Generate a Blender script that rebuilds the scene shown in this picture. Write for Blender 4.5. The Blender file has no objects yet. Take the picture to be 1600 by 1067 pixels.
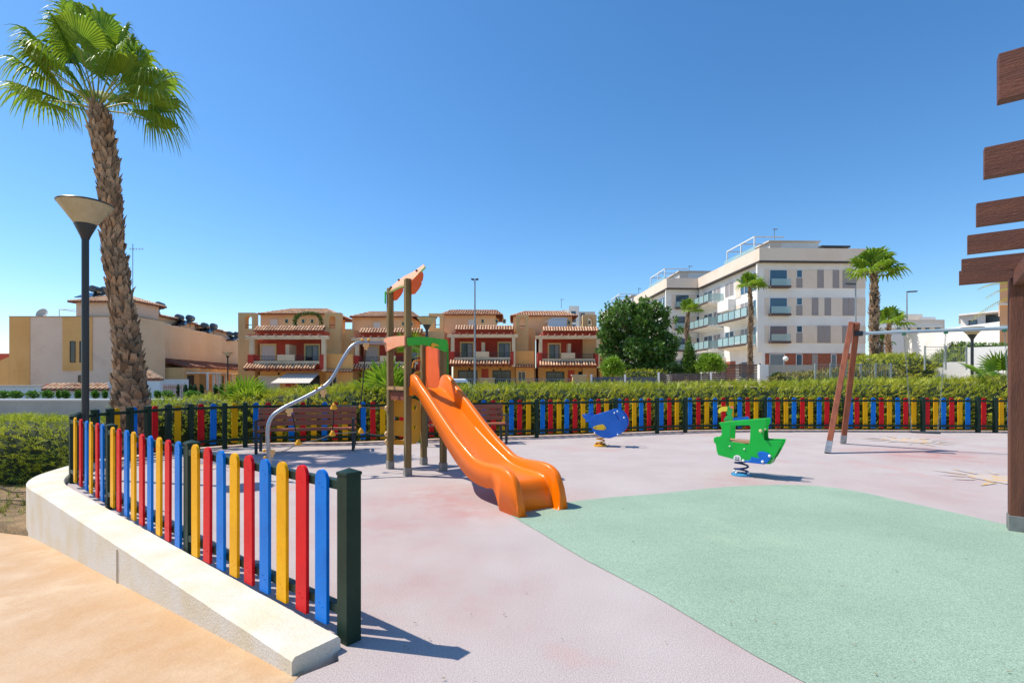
import bpy, bmesh, math, random
from mathutils import Vector, Matrix, noise
random.seed(7)
scn = bpy.context.scene
R_ = math.radians
# ------------------------------------------------------------------ camera
CH, F, CX, HY = 1.4, 800.0, 800.0, 593.0
cam_d = bpy.data.cameras.new("camera"); cam = bpy.data.objects.new("camera", cam_d)
scn.collection.objects.link(cam); scn.camera = cam
cam.location = (0, 0, CH); cam.rotation_euler = (R_(90), 0, 0)
cam_d.sensor_width = 36; cam_d.lens = 18.0; cam_d.shift_y = 0.0372
cam_d.clip_start = 0.05; cam_d.clip_end = 4000
# ------------------------------------------------------------------ light
SUN_EL, SUN_AZ = 56.0, 168.0      # azimuth of the sun measured from +X counter-clockwise
world = bpy.data.worlds.new("World"); scn.world = world; world.use_nodes = True
wn = world.node_tree; wn.nodes.clear()
wo = wn.nodes.new('ShaderNodeOutputWorld'); wb = wn.nodes.new('ShaderNodeBackground')
sky = wn.nodes.new('ShaderNodeTexSky'); sky.sky_type = 'NISHITA'; sky.sun_disc = False
sky.sun_elevation = R_(SUN_EL); sky.sun_rotation = R_(90 - SUN_AZ)
sky.air_density = 1.0; sky.dust_density = 0.3; sky.ozone_density = 5.0; sky.altitude = 0
wb.inputs['Strength'].default_value = 0.15
hsv_w = wn.nodes.new('ShaderNodeHueSaturation'); hsv_w.inputs['Saturation'].default_value = 1.2; hsv_w.inputs['Hue'].default_value = 0.498; hsv_w.inputs['Value'].default_value = 0.9
wn.links.new(sky.outputs[0], hsv_w.inputs['Color']); wn.links.new(hsv_w.outputs[0], wb.inputs['Color']); wn.links.new(wb.outputs[0], wo.inputs['Surface'])
sun_d = bpy.data.lights.new("sun", 'SUN'); sun = bpy.data.objects.new("sun", sun_d)
scn.collection.objects.link(sun)
sun_d.energy = 3.9; sun_d.angle = R_(0.5); sun_d.color = (1.0, 0.94, 0.83)
sd = Vector((math.cos(R_(SUN_EL))*math.cos(R_(SUN_AZ)), math.cos(R_(SUN_EL))*math.sin(R_(SUN_AZ)), math.sin(R_(SUN_EL))))
sun.rotation_euler = sd.to_track_quat('Z', 'Y').to_euler()
scn.view_settings.view_transform = 'Standard'; scn.view_settings.look = 'None'
scn.view_settings.exposure = 0.45; scn.view_settings.gamma = 1

# ------------------------------------------------------------------ helpers
ORG = {}
def P(px, py, Y): return Vector(((px-CX)/F*Y, Y, CH-(py-HY)/F*Y))
def G(px, py, z=0.0):
    Y = (CH-z)*F/(py-HY); return Vector(((px-CX)/F*Y, Y, z))
def lerp(a, b, t): return a+(b-a)*t
def interp(x, tab):
    if x <= tab[0][0]: return tab[0][1]
    for (a, va), (b, vb) in zip(tab, tab[1:]):
        if x <= b: return va+(vb-va)*(x-a)/(b-a)
    return tab[-1][1]
def sm(t): t = max(0, min(1, t)); return t*t*(3-2*t)
def smooth_tab(tab, x):                       # catmull-rom through table
    n = len(tab)
    if x <= tab[0][0]: return tab[0][1]
    if x >= tab[-1][0]: return tab[-1][1]
    for i in range(n-1):
        if x <= tab[i+1][0]:
            x0, y0 = tab[i]; x1, y1 = tab[i+1]; h = x1-x0; t = (x-x0)/h
            d = (y1-y0)/h
            m0 = d if i == 0 else (d*(x0-tab[i-1][0])+(y0-tab[i-1][1])/(x0-tab[i-1][0])*h)/(h+x0-tab[i-1][0])
            m1 = d if i == n-2 else (d*(tab[i+2][0]-x1)+(tab[i+2][1]-y1)/(tab[i+2][0]-x1)*h)/(h+tab[i+2][0]-x1)
            return ((2*t**3-3*t*t+1)*y0+(t**3-2*t*t+t)*h*m0+(-2*t**3+3*t*t)*y1+(t**3-t*t)*h*m1)

class MB:
    def __init__(s): s.v = []; s.f = []
    def add(s, vs, fs):
        n = len(s.v); s.v += [tuple(v) for v in vs]; s.f += [tuple(i+n for i in f) for f in fs]; return s
    def box(s, c, d, rz=0, M=None):
        hx, hy, hz = d[0]/2, d[1]/2, d[2]/2; cs, sn = math.cos(rz), math.sin(rz); vs = []
        for x, y, z in ((-hx,-hy,-hz),(hx,-hy,-hz),(hx,hy,-hz),(-hx,hy,-hz),(-hx,-hy,hz),(hx,-hy,hz),(hx,hy,hz),(-hx,hy,hz)):
            if M: q = M @ Vector((x, y, z)); vs.append((c[0]+q.x, c[1]+q.y, c[2]+q.z))
            else: vs.append((c[0]+x*cs-y*sn, c[1]+x*sn+y*cs, c[2]+z))
        return s.add(vs, [(0,3,2,1),(4,5,6,7),(0,1,5,4),(1,2,6,5),(2,3,7,6),(3,0,4,7)])
    def b2(s, x0, x1, y0, y1, z0, z1): return s.box(((x0+x1)/2,(y0+y1)/2,(z0+z1)/2), (abs(x1-x0),abs(y1-y0),abs(z1-z0)))
    def beam(s, a, b, w, h, up=(0,0,1)):
        a, b = Vector(a), Vector(b); d = (b-a); L = d.length; d.normalize(); u = Vector(up)
        sd_ = d.cross(u)
        if sd_.length < 1e-3: sd_ = d.cross(Vector((1,0,0)))
        sd_.normalize(); u = sd_.cross(d); vs = []
        for p in (a, b):
            for i, j in ((-1,-1),(1,-1),(1,1),(-1,1)): vs.append(p+sd_*(w/2*i)+u*(h/2*j))
        return s.add(vs, [(0,1,2,3),(7,6,5,4),(0,4,5,1),(1,5,6,2),(2,6,7,3),(3,7,4,0)])
    def tube(s, pts, r, n=10, cap=True):
        pts = [Vector(p) for p in pts]; rr = r if isinstance(r, (list, tuple)) else [r]*len(pts)
        vs = []; fs = []; ref = None
        for i, p in enumerate(pts):
            d = (pts[min(i+1, len(pts)-1)]-pts[max(i-1, 0)]).normalized()
            if ref is None:
                ref = d.cross(Vector((0,0,1)))
                if ref.length < 1e-3: ref = Vector((1,0,0))
            a = (ref-d*ref.dot(d)).normalized(); ref = a; b = d.cross(a)
            for k in range(n):
                t = 2*math.pi*k/n; vs.append(p+a*(math.cos(t)*rr[i])+b*(math.sin(t)*rr[i]))
        for i in range(len(pts)-1):
            for k in range(n): fs.append((i*n+k, i*n+(k+1) % n, (i+1)*n+(k+1) % n, (i+1)*n+k))
        if cap: fs += [tuple(range(n-1, -1, -1)), tuple((len(pts)-1)*n+k for k in range(n))]
        return s.add(vs, fs)
    def lathe(s, c, prof, n=24):
        vs = []; fs = []
        for r, z in prof:
            for k in range(n):
                t = 2*math.pi*k/n; vs.append((c[0]+r*math.cos(t), c[1]+r*math.sin(t), c[2]+z))
        for i in range(len(prof)-1):
            for k in range(n): fs.append((i*n+k, i*n+(k+1) % n, (i+1)*n+(k+1) % n, (i+1)*n+k))
        if prof[0][0] > 1e-4: fs.append(tuple(range(n-1, -1, -1)))
        if prof[-1][0] > 1e-4: fs.append(tuple((len(prof)-1)*n+k for k in range(n)))
        return s.add(vs, fs)
    def sphere(s, c, r, n=10, m=6, sc=(1,1,1)):
        vs = []; fs = []
        for i in range(m+1):
            ph = math.pi*i/m
            for k in range(n):
                t = 2*math.pi*k/n
                vs.append((c[0]+r*sc[0]*math.sin(ph)*math.cos(t), c[1]+r*sc[1]*math.sin(ph)*math.sin(t), c[2]+r*sc[2]*math.cos(ph)))
        for i in range(m):
            for k in range(n): fs.append((i*n+k, (i+1)*n+k, (i+1)*n+(k+1) % n, i*n+(k+1) % n))
        return s.add(vs, fs)
    def plate(s, pts, off):      # planar outline (3D points) extruded by vector off
        n = len(pts); off = Vector(off); a = [Vector(p) for p in pts]
        fs = [tuple(range(n)), tuple(range(2*n-1, n-1, -1))]+[(i, n+i, n+(i+1) % n, (i+1) % n) for i in range(n)]
        return s.add(a+[p+off for p in a], fs)
    def sheet(s, pts): return s.add(pts, [tuple(range(len(pts)))])
    def build(s, name, mat, parent=None, smooth=False, bevel=0, seg=2, solid=0, subd=0, fix=True):
        me = bpy.data.meshes.new(name)
        o0 = ORG.get(parent.name, Vector((0,0,0))) if parent else Vector((0,0,0))
        me.from_pydata([(v[0]-o0[0], v[1]-o0[1], v[2]-o0[2]) for v in s.v], [], s.f)
        if fix and len(s.f) < 30000:
            bm = bmesh.new(); bm.from_mesh(me); bmesh.ops.recalc_face_normals(bm, faces=bm.faces); bm.to_mesh(me); bm.free()
        o = bpy.data.objects.new(name, me); scn.collection.objects.link(o)
        me.materials.append(mat)
        if smooth:
            me.polygons.foreach_set('use_smooth', [True]*len(me.polygons))
            if smooth != 'all':
                try: me.set_sharp_from_angle(angle=R_(40))
                except Exception: pass
        if solid:
            m = o.modifiers.new('so', 'SOLIDIFY'); m.thickness = solid; m.offset = 0
        if bevel:
            m = o.modifiers.new('be', 'BEVEL'); m.width = bevel; m.segments = seg; m.limit_method = 'ANGLE'; m.angle_limit = R_(35)
            me.polygons.foreach_set('use_smooth', [True]*len(me.polygons))
            m.harden_normals = True
        if subd:
            m = o.modifiers.new('su', 'SUBSURF'); m.levels = subd; m.render_levels = subd
        if parent:
            o.parent = parent; ORG[o.name] = o0
        return o
def tag(o, label=None, cat=None, group=None, kind=None):
    if label: o['label'] = label
    if cat: o['category'] = cat
    if group: o['group'] = group
    if kind: o['kind'] = kind
    return o
def thing(name, loc, label, cat, group=None, local=False):
    o = bpy.data.objects.new(name, None); scn.collection.objects.link(o)
    o.location = loc; o.empty_display_size = .2
    ORG[o.name] = Vector((0,0,0)) if local else Vector(loc)
    return tag(o, label, cat, group)
def copy_tree(o, parent=None):
    c = o.copy(); scn.collection.objects.link(c)
    if parent: c.parent = parent
    for ch in list(o.children): copy_tree(ch, c)
    return c

# ------------------------------------------------------------------ materials
def lin(c):
    if isinstance(c, str):
        c = [int(c[i:i+2], 16)/255 for i in (0, 2, 4)]
        c = [x/12.92 if x <= .04045 else ((x+.055)/1.055)**2.4 for x in c]
    return (*c[:3], 1)
def mixc(nt, fac, a, b, mode='MIX'):
    m = nt.nodes.new('ShaderNodeMix'); m.data_type = 'RGBA'; m.blend_type = mode
    for idx, val in ((0, fac), (6, a), (7, b)):
        if hasattr(val, 'links') or isinstance(val, bpy.types.NodeSocket): nt.links.new(val, m.inputs[idx])
        else: m.inputs[idx].default_value = val
    return m.outputs[2]
def ramp(nt, src, a, b):
    r = nt.nodes.new('ShaderNodeMapRange'); r.inputs[1].default_value = a; r.inputs[2].default_value = b
    nt.links.new(src, r.inputs[0]); return r.outputs[0]
def noise_n(nt, vec, scale, detail=4, rough=.55):
    n = nt.nodes.new('ShaderNodeTexNoise'); n.inputs['Scale'].default_value = scale
    n.inputs['Detail'].default_value = detail; n.inputs['Roughness'].default_value = rough
    nt.links.new(vec, n.inputs['Vector']); return n.outputs['Fac']
MC = {}
def mat(name, col='808080', col2=None, rough=.6, scale=3.0, lo=.4, hi=.65, fine=0, fine_scale=200, bump=0, bump_scale=60, metal=0,
        spec=.5, coat=0, stretch=None, stain=None, stain_scale=1.2, stain_lo=.58, stain_hi=.75, island=0, transl=0, alpha=1):
    if name in MC: return MC[name]
    m = bpy.data.materials.new(name); m.use_nodes = True; nt = m.node_tree; MC[name] = m
    bs = nt.nodes['Principled BSDF']; tc = nt.nodes.new('ShaderNodeTexCoord'); vec = tc.outputs['Object']
    if stretch:
        mp = nt.nodes.new('ShaderNodeMapping'); mp.inputs['Scale'].default_value = stretch
        nt.links.new(vec, mp.inputs[0]); vec = mp.outputs[0]
    c = lin(col); out = None
    if col2 is not None: out = mixc(nt, ramp(nt, noise_n(nt, vec, scale), lo, hi), c, lin(col2))
    if stain is not None: out = mixc(nt, ramp(nt, noise_n(nt, vec, stain_scale, 6, .65), stain_lo, stain_hi), out if out else c, lin(stain))
    if island:
        g = nt.nodes.new('ShaderNodeNewGeometry'); hv = nt.nodes.new('ShaderNodeHueSaturation')
        nt.links.new(ramp2(nt, g.outputs['Random Per Island'], 1-island, 1+island), hv.inputs['Value'])
        if out: nt.links.new(out, hv.inputs['Color'])
        else: hv.inputs['Color'].default_value = c
        out = hv.outputs[0]
    if fine:
        f = noise_n(nt, vec, fine_scale, 2, .6)
        k = ramp2(nt, f, 1-fine, 1+fine, .3, .7)
        hv = nt.nodes.new('ShaderNodeHueSaturation'); nt.links.new(k, hv.inputs['Value'])
        if out: nt.links.new(out, hv.inputs['Color'])
        else: hv.inputs['Color'].default_value = c
        out = hv.outputs[0]
    if out: nt.links.new(out, bs.inputs['Base Color'])
    else: bs.inputs['Base Color'].default_value = c
    bs.inputs['Roughness'].default_value = rough; bs.inputs['Metallic'].default_value = metal
    bs.inputs['Specular IOR Level'].default_value = spec; bs.inputs['Coat Weight'].default_value = coat
    bs.inputs['Coat Roughness'].default_value = .08
    if bump:
        b = nt.nodes.new('ShaderNodeBump'); b.inputs['Strength'].default_value = bump; b.inputs['Distance'].default_value = .02
        nt.links.new(noise_n(nt, vec, bump_scale, 5, .6), b.inputs['Height']); nt.links.new(b.outputs[0], bs.inputs['Normal'])
    if transl:
        tr = nt.nodes.new('ShaderNodeBsdfTranslucent'); mx = nt.nodes.new('ShaderNodeMixShader'); mx.inputs[0].default_value = transl
        if out: nt.links.new(out, tr.inputs[0])
        else: tr.inputs[0].default_value = c
        nt.links.new(bs.outputs[0], mx.inputs[1]); nt.links.new(tr.outputs[0], mx.inputs[2])
        nt.links.new(mx.outputs[0], nt.nodes['Material Output'].inputs['Surface'])
    if alpha < 1: bs.inputs['Alpha'].default_value = alpha
    return m
def ramp2(nt, src, oa, ob, a=0, b=1):
    r = nt.nodes.new('ShaderNodeMapRange')
    for i, v in ((1, a), (2, b), (3, oa), (4, ob)): r.inputs[i].default_value = v
    nt.links.new(src, r.inputs[0]); return r.outputs[0]

pink = mat('rubber pink', 'bbb0ab', 'b2a4a0', .95, scale=1.1, lo=.35, hi=.7, fine=.36, fine_scale=150, bump=.35, bump_scale=200, spec=.2, stain='c59b94', stain_scale=.55, stain_lo=.57, stain_hi=.78)
green_r = mat('rubber green', '98ae99', '8fa590', .95, scale=.9, fine=.36, fine_scale=150, bump=.35, bump_scale=200, spec=.2, stain='a5b89c', stain_scale=.7, stain_lo=.55, stain_hi=.8)
yellow_r = mat('worn yellow paint', 'd2a866', 'bbb0ab', .95, scale=7, lo=.38, hi=.52, fine=.3, fine_scale=150, spec=.2)
terracotta = mat('printed concrete', 'bb9468', 'c2a27e', .6, scale=2.6, lo=.35, hi=.65, fine=.08, fine_scale=90, bump=.5, bump_scale=9, stain='d4b893', stain_scale=1.3, stain_lo=.55, stain_hi=.8)
cream_wall = mat('cream render', 'dad3c6', 'd6c9ae', .9, scale=3, fine=.10, fine_scale=110, bump=.3, bump_scale=70, stain='c9b48e', stain_scale=14, stain_lo=.64, stain_hi=.78)
soil = mat('soil', '8f7452', '6b583c', .95, scale=3, fine=.4, fine_scale=40, bump=1, bump_scale=25, stain='93984f', stain_scale=2.5)
asphalt = mat('asphalt', '6f6d6b', '62605e', .95, scale=.5, fine=.1, fine_scale=30)
bed = mat('bed soil', 'c9b797', 'a58d68', .95, scale=1.5, fine=.3, fine_scale=25)
stone_k = mat('kerb stone', 'cdb7a8', 'b79a8c', .9, scale=6, fine=.1)
pr = dict(rough=.45, spec=.16, coat=.03, fine=.05, fine_scale=60, bump=.08, bump_scale=30, stain='a9a08c', stain_scale=34, stain_lo=.72, stain_hi=.80)
pk_red = mat('picket red', 'de1420', 'd2101a', scale=5, **pr)
pk_blue = mat('picket blue', '0078d4', '006ec8', scale=5, **pr)
pk_yel = mat('picket yellow', 'f2b000', 'e8a600', scale=5, **pr)
pk_green = mat('fence green', '24382c', '1d3026', scale=5, **pr)
PK = {'R': pk_red, 'B': pk_blue, 'Y': pk_yel}
bolt_m = mat('zinc bolt', 'c8c8c4', rough=.35, metal=.8)

def worn(m, spots, colr):      # reddish worn areas of the rubber, each with its own place and outline
    nt = m.node_tree; bs = nt.nodes['Principled BSDF']; lk = bs.inputs['Base Color'].links[0]; src = lk.from_socket
    tc = nt.nodes.new('ShaderNodeTexCoord'); acc = None
    nz = noise_n(nt, tc.outputs['Object'], 2.3, 5, .7)
    for x, y, r, k in spots:
        d = nt.nodes.new('ShaderNodeVectorMath'); d.operation = 'DISTANCE'; d.inputs[1].default_value = (x, y, 0); nt.links.new(tc.outputs['Object'], d.inputs[0])
        f = ramp2(nt, d.outputs['Value'], k, 0, r*.15, r)
        mu = nt.nodes.new('ShaderNodeMath'); mu.operation = 'MULTIPLY'; nt.links.new(f, mu.inputs[0]); nt.links.new(ramp2(nt, nz, .2, 1.5, .35, .65), mu.inputs[1]); mu.use_clamp = True
        src = mixc(nt, mu.outputs[0], src, lin(colr))
    nt.links.new(src, bs.inputs['Base Color'])
worn(pink, [(-.95,6.2,.9,.5),(-.4,5.4,.7,.35),(.45,6.2,.7,.35),(-1.2,5.0,1.3,.3),(7.7,9.6,1.6,.6),(3.2,7.0,1.0,.3),(-.6,3.4,1.2,.22),(1.9,3.0,1.1,.22),(-3.6,8.6,1.3,.25),(5.3,6.4,1.5,.2)], 'b5807a')
# ================================================================== SETTING
def struct(o): return tag(o, kind='structure')
FX = [(117,7.15),(127,7.55),(148,8.2),(172,8.5),(203,8.85),(231,9.25),(263,9.65),(298,10.0),(351,10.4),(383,10.65),(553,11.05),(701,11.75),(838,12.3),(962,12.9),(1026,13.3),(1070,13.55),(1195,13.75),(1442,13.6),(1555,13.5),(1700,13.3),(1900,12.6)]
def FP(px, off=0.0):        # a point of the back fence line, moved outwards by off
    Y = smooth_tab(FX, px); p = Vector(((px-CX)/F*Y, Y, 0))
    if off:
        Y2 = smooth_tab(FX, px+6); q = Vector(((px+6-CX)/F*Y2, Y2, 0)); d = (q-p).normalized(); p = p+Vector((-d.y, d.x, 0))*off
    return p
NF = [Vector((-.875,2.75,0)), Vector((-2.52,4.03,0)), Vector((-4.35,5.56,0)), Vector((-5.95,6.95,0))]
def terr(X, Y):
    h = -.16
    h = lerp(h, -.5, sm((Y-16.5)/3.0))
    h = lerp(h, 1.15, sm((X-9)/7)*sm((Y-18)/8))
    l = (sm((-X-6.0)/.5) if Y < 8.6 else sm((-X-6.9)/.8)) if Y > 6.4 else sm((-X-5.0)/.6)
    h = lerp(h, -.66 if Y < 12.5 else -.52, l)
    if Y < 6.9+(-X-6)*.05 and X < -.3: h = -.95
    return h
xs = [-900,-400,-200,-100,-60,-40,-30,-24,-20]+[-18+i*.5 for i in range(96)]+[32,36,42,50,60,80,120,250,500,900]
ys = [-60,-20,-8,-3]+[-1+i*.5 for i in range(80)]+[40,44,48,55,65,80,110,160,300,600,1500]
mb = MB(); nx = len(xs)
for y in ys:
    for x in xs: mb.v.append((x, y, terr(x, y)))
for j in range(len(ys)-1):
    for i in range(nx-1): mb.f.append((j*nx+i, j*nx+i+1, (j+1)*nx+i+1, (j+1)*nx+i))
struct(mb.build('ground', bed, smooth='all'))
# street behind the hedge
mb = MB(); ring = [(-40,19.5),(-10,21),(7,22.5),(7,40),(-16,40),(-40,40)]
mb.sheet([(x, y, -.49) for x, y in ring]); struct(mb.build('street', asphalt))
mb = MB(); mb.b2(-26, 9.5, 41.5, 45, -.5, -.36); struct(mb.build('pavement', mat('paving', 'b9aa98', 'a89a88', .9, scale=2)))
# pink rubber surface
mb = MB(); out = [(-1.06,2.2),(-1.12,1.2),(-1.2,-4),(14,-4),(16,2),(15,9.5)]
back = [FP(px, .06) for px in range(1780, 116, -16)]+[FP(122, .05)]
wallin = [(-6.3,7.3),(-5.98,6.84),(-5.45,6.35),(-3.66,4.9),(-2.55,3.98),(-1.66,3.28),(-.98,2.80),(-.86,2.55),(-1.0,2.42)]
pg = out+[(p.x, p.y) for p in back]+wallin
mb.plate([(x, y, 0) for x, y in pg], (0,0,-.16)); struct(mb.build('rubber_playground_surface', pink, fix=True))
# green rubber area
gp = [(799,805),(812,799),(850,789),(891,784),(955,777),(1022,772),(1080,766),(1127,761.5),(1175,758.5),(1222,757.5),(1268,758.5),(1311,763),(1352,770),(1390,779),(1440,790),(1495,802),(1573,820)]
g3 = [G(*p) for p in gp]+[Vector((5.4,4.15,0)),Vector((6.5,3.2,0)),Vector((7,.5,0)),Vector((2.2,.4,0)),Vector((1.62,1.55,0)),G(1258,1067),G(1180,1025),G(1101,978),G(1022,931),G(965,901),G(917,876),G(876,852),G(839,829),G(812,814)]
struct(MB().sheet([(p.x,p.y,.004) for p in g3]).build('green_rubber_area', green_r))
# faded yellow suns on the rubber
def sun_mark(cx, cy, r, n, seed):
    rnd = random.Random(seed); mb = MB(); pts = []
    for k in range(40):
        t = 2*math.pi*k/40; rr = r*.45*(1+rnd.uniform(-.12,.12)); pts.append((cx+rr*math.cos(t), cy+rr*math.sin(t), .008))
    mb.sheet(pts)
    for k in range(n):
        if rnd.random() < .12: continue
        t = 2*math.pi*(k+rnd.uniform(-.1,.1))/n; w = rnd.uniform(.10,.16); a = r*.52; b = r*rnd.uniform(.8,1.05); pp = []
        for rad, ww in ((a,w),(lerp(a,b,.5),w*.8),(b,.02)): pp.append((rad, ww))
        L = [(cx+rad*math.cos(t+ww*.7*r*.45/rad), cy+rad*math.sin(t+ww*.7*r*.45/rad), .008) for rad, ww in pp]
        Rr = [(cx+rad*math.cos(t-ww*.7*r*.45/rad), cy+rad*math.sin(t-ww*.7*r*.45/rad), .008) for rad, ww in pp]
        mb.sheet(L+Rr[::-1])
    return struct(mb.build('painted_sun', yellow_r))
sun_mark(9.1, 11.75, 1.05, 14, 1); sun_mark(6.9, 7.15, .85, 12, 2); sun_mark(-4.9, 8.2, .62, 12, 3)
# stone edging along the back fence
mb = MB(); pxs = list(range(128, 1760, 12))
for a, b in zip(pxs, pxs[1:]):
    q = [FP(a,.07), FP(b,.07), FP(b,.24), FP(a,.24)]; mb.plate([(p.x,p.y,.035) for p in q], (0,0,-.3))
struct(mb.build('edging_kerb', stone_k))
# terracotta coloured path, sloping down to the left
def path_z(x, y): return -.083*max(0, min(7.2, (x+1.05)*-.78+(y-2.44)*.62))-.006
mb = MB(); X0, X1, Y0, Y1, st = -16, -.9, -3, 9, .3; nX = int((X1-X0)/st)+1; nY = int((Y1-Y0)/st)+1
for j in range(nY):
    for i in range(nX): x = X0+i*st; y = Y0+j*st; mb.v.append((x, y, path_z(x, y)))
for j in range(nY-1):
    for i in range(nX-1): mb.f.append((j*nX+i, j*nX+i+1, (j+1)*nX+i+1, (j+1)*nX+i))
o = mb.build('concrete_path', terracotta, smooth='all', fix=False)
bm = bmesh.new(); bm.from_mesh(o.data)
def cut(pt, nrm):
    bmesh.ops.bisect_plane(bm, geom=bm.verts[:]+bm.edges[:]+bm.faces[:], plane_co=pt, plane_no=nrm, clear_outer=True)
cut((-6.64,6.64,0), (.45,.9,0)); cut((-.95,2.6,0), (.62,.78,0)); cut((-1.02,2.3,0), (1,-.04,0))
bm.to_mesh(o.data); bm.free(); struct(o)
# planting bed soil beside the wall
mb = MB(); n1 = 40; n2 = 30
for j in range(n2):
    for i in range(n1):
        u = i/(n1-1); v = j/(n2-1); x = lerp(-20, -5.9 if v < .2 else -6.75, u); yb = 6.24+(-x-5.8)*.5
        y = lerp(yb, 13, max(0, v-1/29)**1.5); mb.v.append((x, y, -1.0 if j == 0 else -.5+.05*noise.noise(Vector((x*1.3, y*1.3, 0)))+(.02 if v else -.03)+.02*noise.noise(Vector((x*6, y*6, 2)))))
for j in range(n2-1):
    for i in range(n1-1): mb.f.append((j*n1+i, j*n1+i+1, (j+1)*n1+i+1, (j+1)*n1+i))
struct(mb.build('planting_bed', soil, smooth='all'))

# ================================================================== KERB WALL
ot = [(456,1028),(57,768)]
wo_ = [Vector(((x-CX)/F*1060/(y-HY), 1060/(y-HY), 0)) for x, y in ot]; wo_ = [wo_[0].lerp(wo_[1], k/8) for k in range(9)]+[Vector((-6.12,6.42,0)),Vector((-6.42,6.75,0)),Vector((-6.62,7.1,0)),Vector((-6.75,7.5,0)),Vector((-6.88,8.0,0)),Vector((-7.0,8.6,0))]
it = [(532,992),(152,784)]
wi_ = [Vector(((x-CX)/F*1060/(y-HY), 1060/(y-HY), 0)) for x, y in it]; wi_ = [wi_[0].lerp(wi_[1], k/8) for k in range(9)]+[Vector((-5.45,6.32,0)),Vector((-5.78,6.58,0)),Vector((-6.0,6.86,0)),Vector((-6.22,7.2,0)),Vector((-6.42,7.6,0)),Vector((-6.55,8.0,0)),Vector((-6.65,8.6,0))]
def resample(pts, n):
    L = [0]
    for a, b in zip(pts, pts[1:]): L.append(L[-1]+(b-a).length)
    out = []
    for k in range(n):
        s = L[-1]*k/(n-1); tx = [(L[i], pts[i].x) for i in range(len(pts))]; ty = [(L[i], pts[i].y) for i in range(len(pts))]
        out.append(Vector((smooth_tab(tx, s), smooth_tab(ty, s), 0)))
    return out
A = resample(wo_, 70); B = resample(wi_, 70)
for _ in range(14):
    for Q in (A, B):
        Q[1:-1] = [(Q[i-1]+Q[i]*2+Q[i+1])/4 for i in range(1, len(Q)-1)]
zt = .075; mb = MB(); rnd = random.Random(4)
for k, (a, b) in enumerate(zip(A, B)):
    n = (b-a).normalized(); j = rnd.uniform(-.002,.002); j2 = rnd.uniform(-.002,.002); c = .016
    mb.v += [tuple(a+Vector((0,0,-1.0))), tuple(a+Vector((0,0,zt-c+j))), tuple(a+n*c+Vector((0,0,zt))), tuple(a+(b-a)*.5+Vector((0,0,zt+j*.5))), tuple(b-n*(.015+j2)+Vector((0,0,zt))), tuple(b+Vector((0,0,zt-.02))), tuple(b+Vector((0,0,-1.0)))]
for k in range(69):
    for i in range(6): mb.f.append((k*7+i, k*7+i+1, (k+1)*7+i+1, (k+1)*7+i))
mb.f += [tuple(range(7)), tuple(69*7+i for i in range(6, -1, -1))]
kw = mb.build('kerb_wall', cream_wall)
tag(kw, 'low curved cream kerb wall along the outside of the near coloured fence', 'wall')
# expansion joint in the outer face
a = Vector((-3.21,4.135,0)); 
t = A[min(range(70), key=lambda i: (A[i]-a).length)]
MB().box((t.x-.0045, t.y-.0055, -.2), (.004,.008,.48), R_(-38)).build('expansion_joint', mat('joint', 'b09e80', rough=.9), kw)

# ================================================================== FENCES
def picket(mb, p, d, side, w=.112, th=.02, h=.91, z0=.075, lean=0):   # board, rounded top
    d = Vector(d).normalized(); n = Vector((-d.y, d.x, 0))*side; r = w/2; outl = []
    for (a, z) in ((-r,z0),(r,z0),(r,h-r)): outl.append((a, z))
    for k in range(1, 8): t = math.pi*k/8; outl.append((r*math.cos(t), h-r+r*math.sin(t)))
    outl.append((-r, h-r))
    pts = [p+d*(a+lean*(z-.4))+Vector((0,0,z)) for a, z in outl]
    mb.plate(pts, n*th)
    for zz in (.835, .815, .18, .16):      # screws
        q = p+d*((.014 if zz in (.835,.18) else -.014)+lean*(zz-.4))+n*(th+.001)+Vector((0,0,zz)); mb.sphere(q, .004, 6, 4)
def post(mb, p, ang, w=.09, h=.92, z0=0.0):
    mb.box((p.x,p.y,(z0+h-.03)/2), (w,w,h-.03-z0), ang); mb.box((p.x,p.y,h-.022), (w+.008,w+.008,.016), ang)
    c, s = math.cos(ang), math.sin(ang); vs = [(p.x+x*c-y*s, p.y+x*s+y*c, h-.014) for x, y in ((-.049,-.049),(.049,-.049),(.049,.049),(-.049,.049))]+[(p.x,p.y,h+.008)]
    mb.add(vs, [(0,1,4),(1,2,4),(2,3,4),(3,0,4),(3,2,1,0)])
nf = thing('picket_fence', (-.875,2.75,0), 'near fence of red, blue and yellow pickets standing along the low cream wall', 'fence')
rp = random.Random(11)
cols = {0: 'BRYBRYBRY', 1: 'BRYBRYBRY', 2: 'BRYBRY'}
pxp = {0: [506,475,444,417,392,369,348,327,308], 1: [281,265,251,237,224,211,200,188,178], 2: [162,154,144,137,128,119]}
for sgm in range(3):
    a, b = NF[sgm], NF[sgm+1]; d = (b-a).normalized(); n = Vector((d.y, -d.x, 0))   # n towards the wall side
    if n.dot(Vector((-1,-1,0))) < 0: n = -n
    for px, c in zip(pxp[sgm], cols[sgm]):
        q0 = a+n*.045; r = (px-CX)/F; t = (q0.x-r*q0.y)/(r*d.y-d.x); p = q0+d*t
        side = 1 if Vector((-d.y,d.x,0)).dot(n) > 0 else -1
        mb = MB(); picket(mb, p, d, side, h=.91+rp.uniform(-.006,.004), lean=rp.uniform(-.008,.008)); mb.build('picket', PK[c], nf, bevel=.004)
    for z in (.835, .17):
        m = MB(); m.beam(a+n*.02+Vector((0,0,z))+d*.04, b+n*.02+Vector((0,0,z))-d*.03, .045, .05); m.build('rail', pk_green, nf, bevel=.004)
for i, p in enumerate(NF):
    d = (NF[min(i+1,3)]-NF[max(i-1,0)]); mb = MB(); post(mb, p, math.atan2(d.y, d.x)); mb.build('post', pk_green, nf, bevel=.003)

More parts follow.
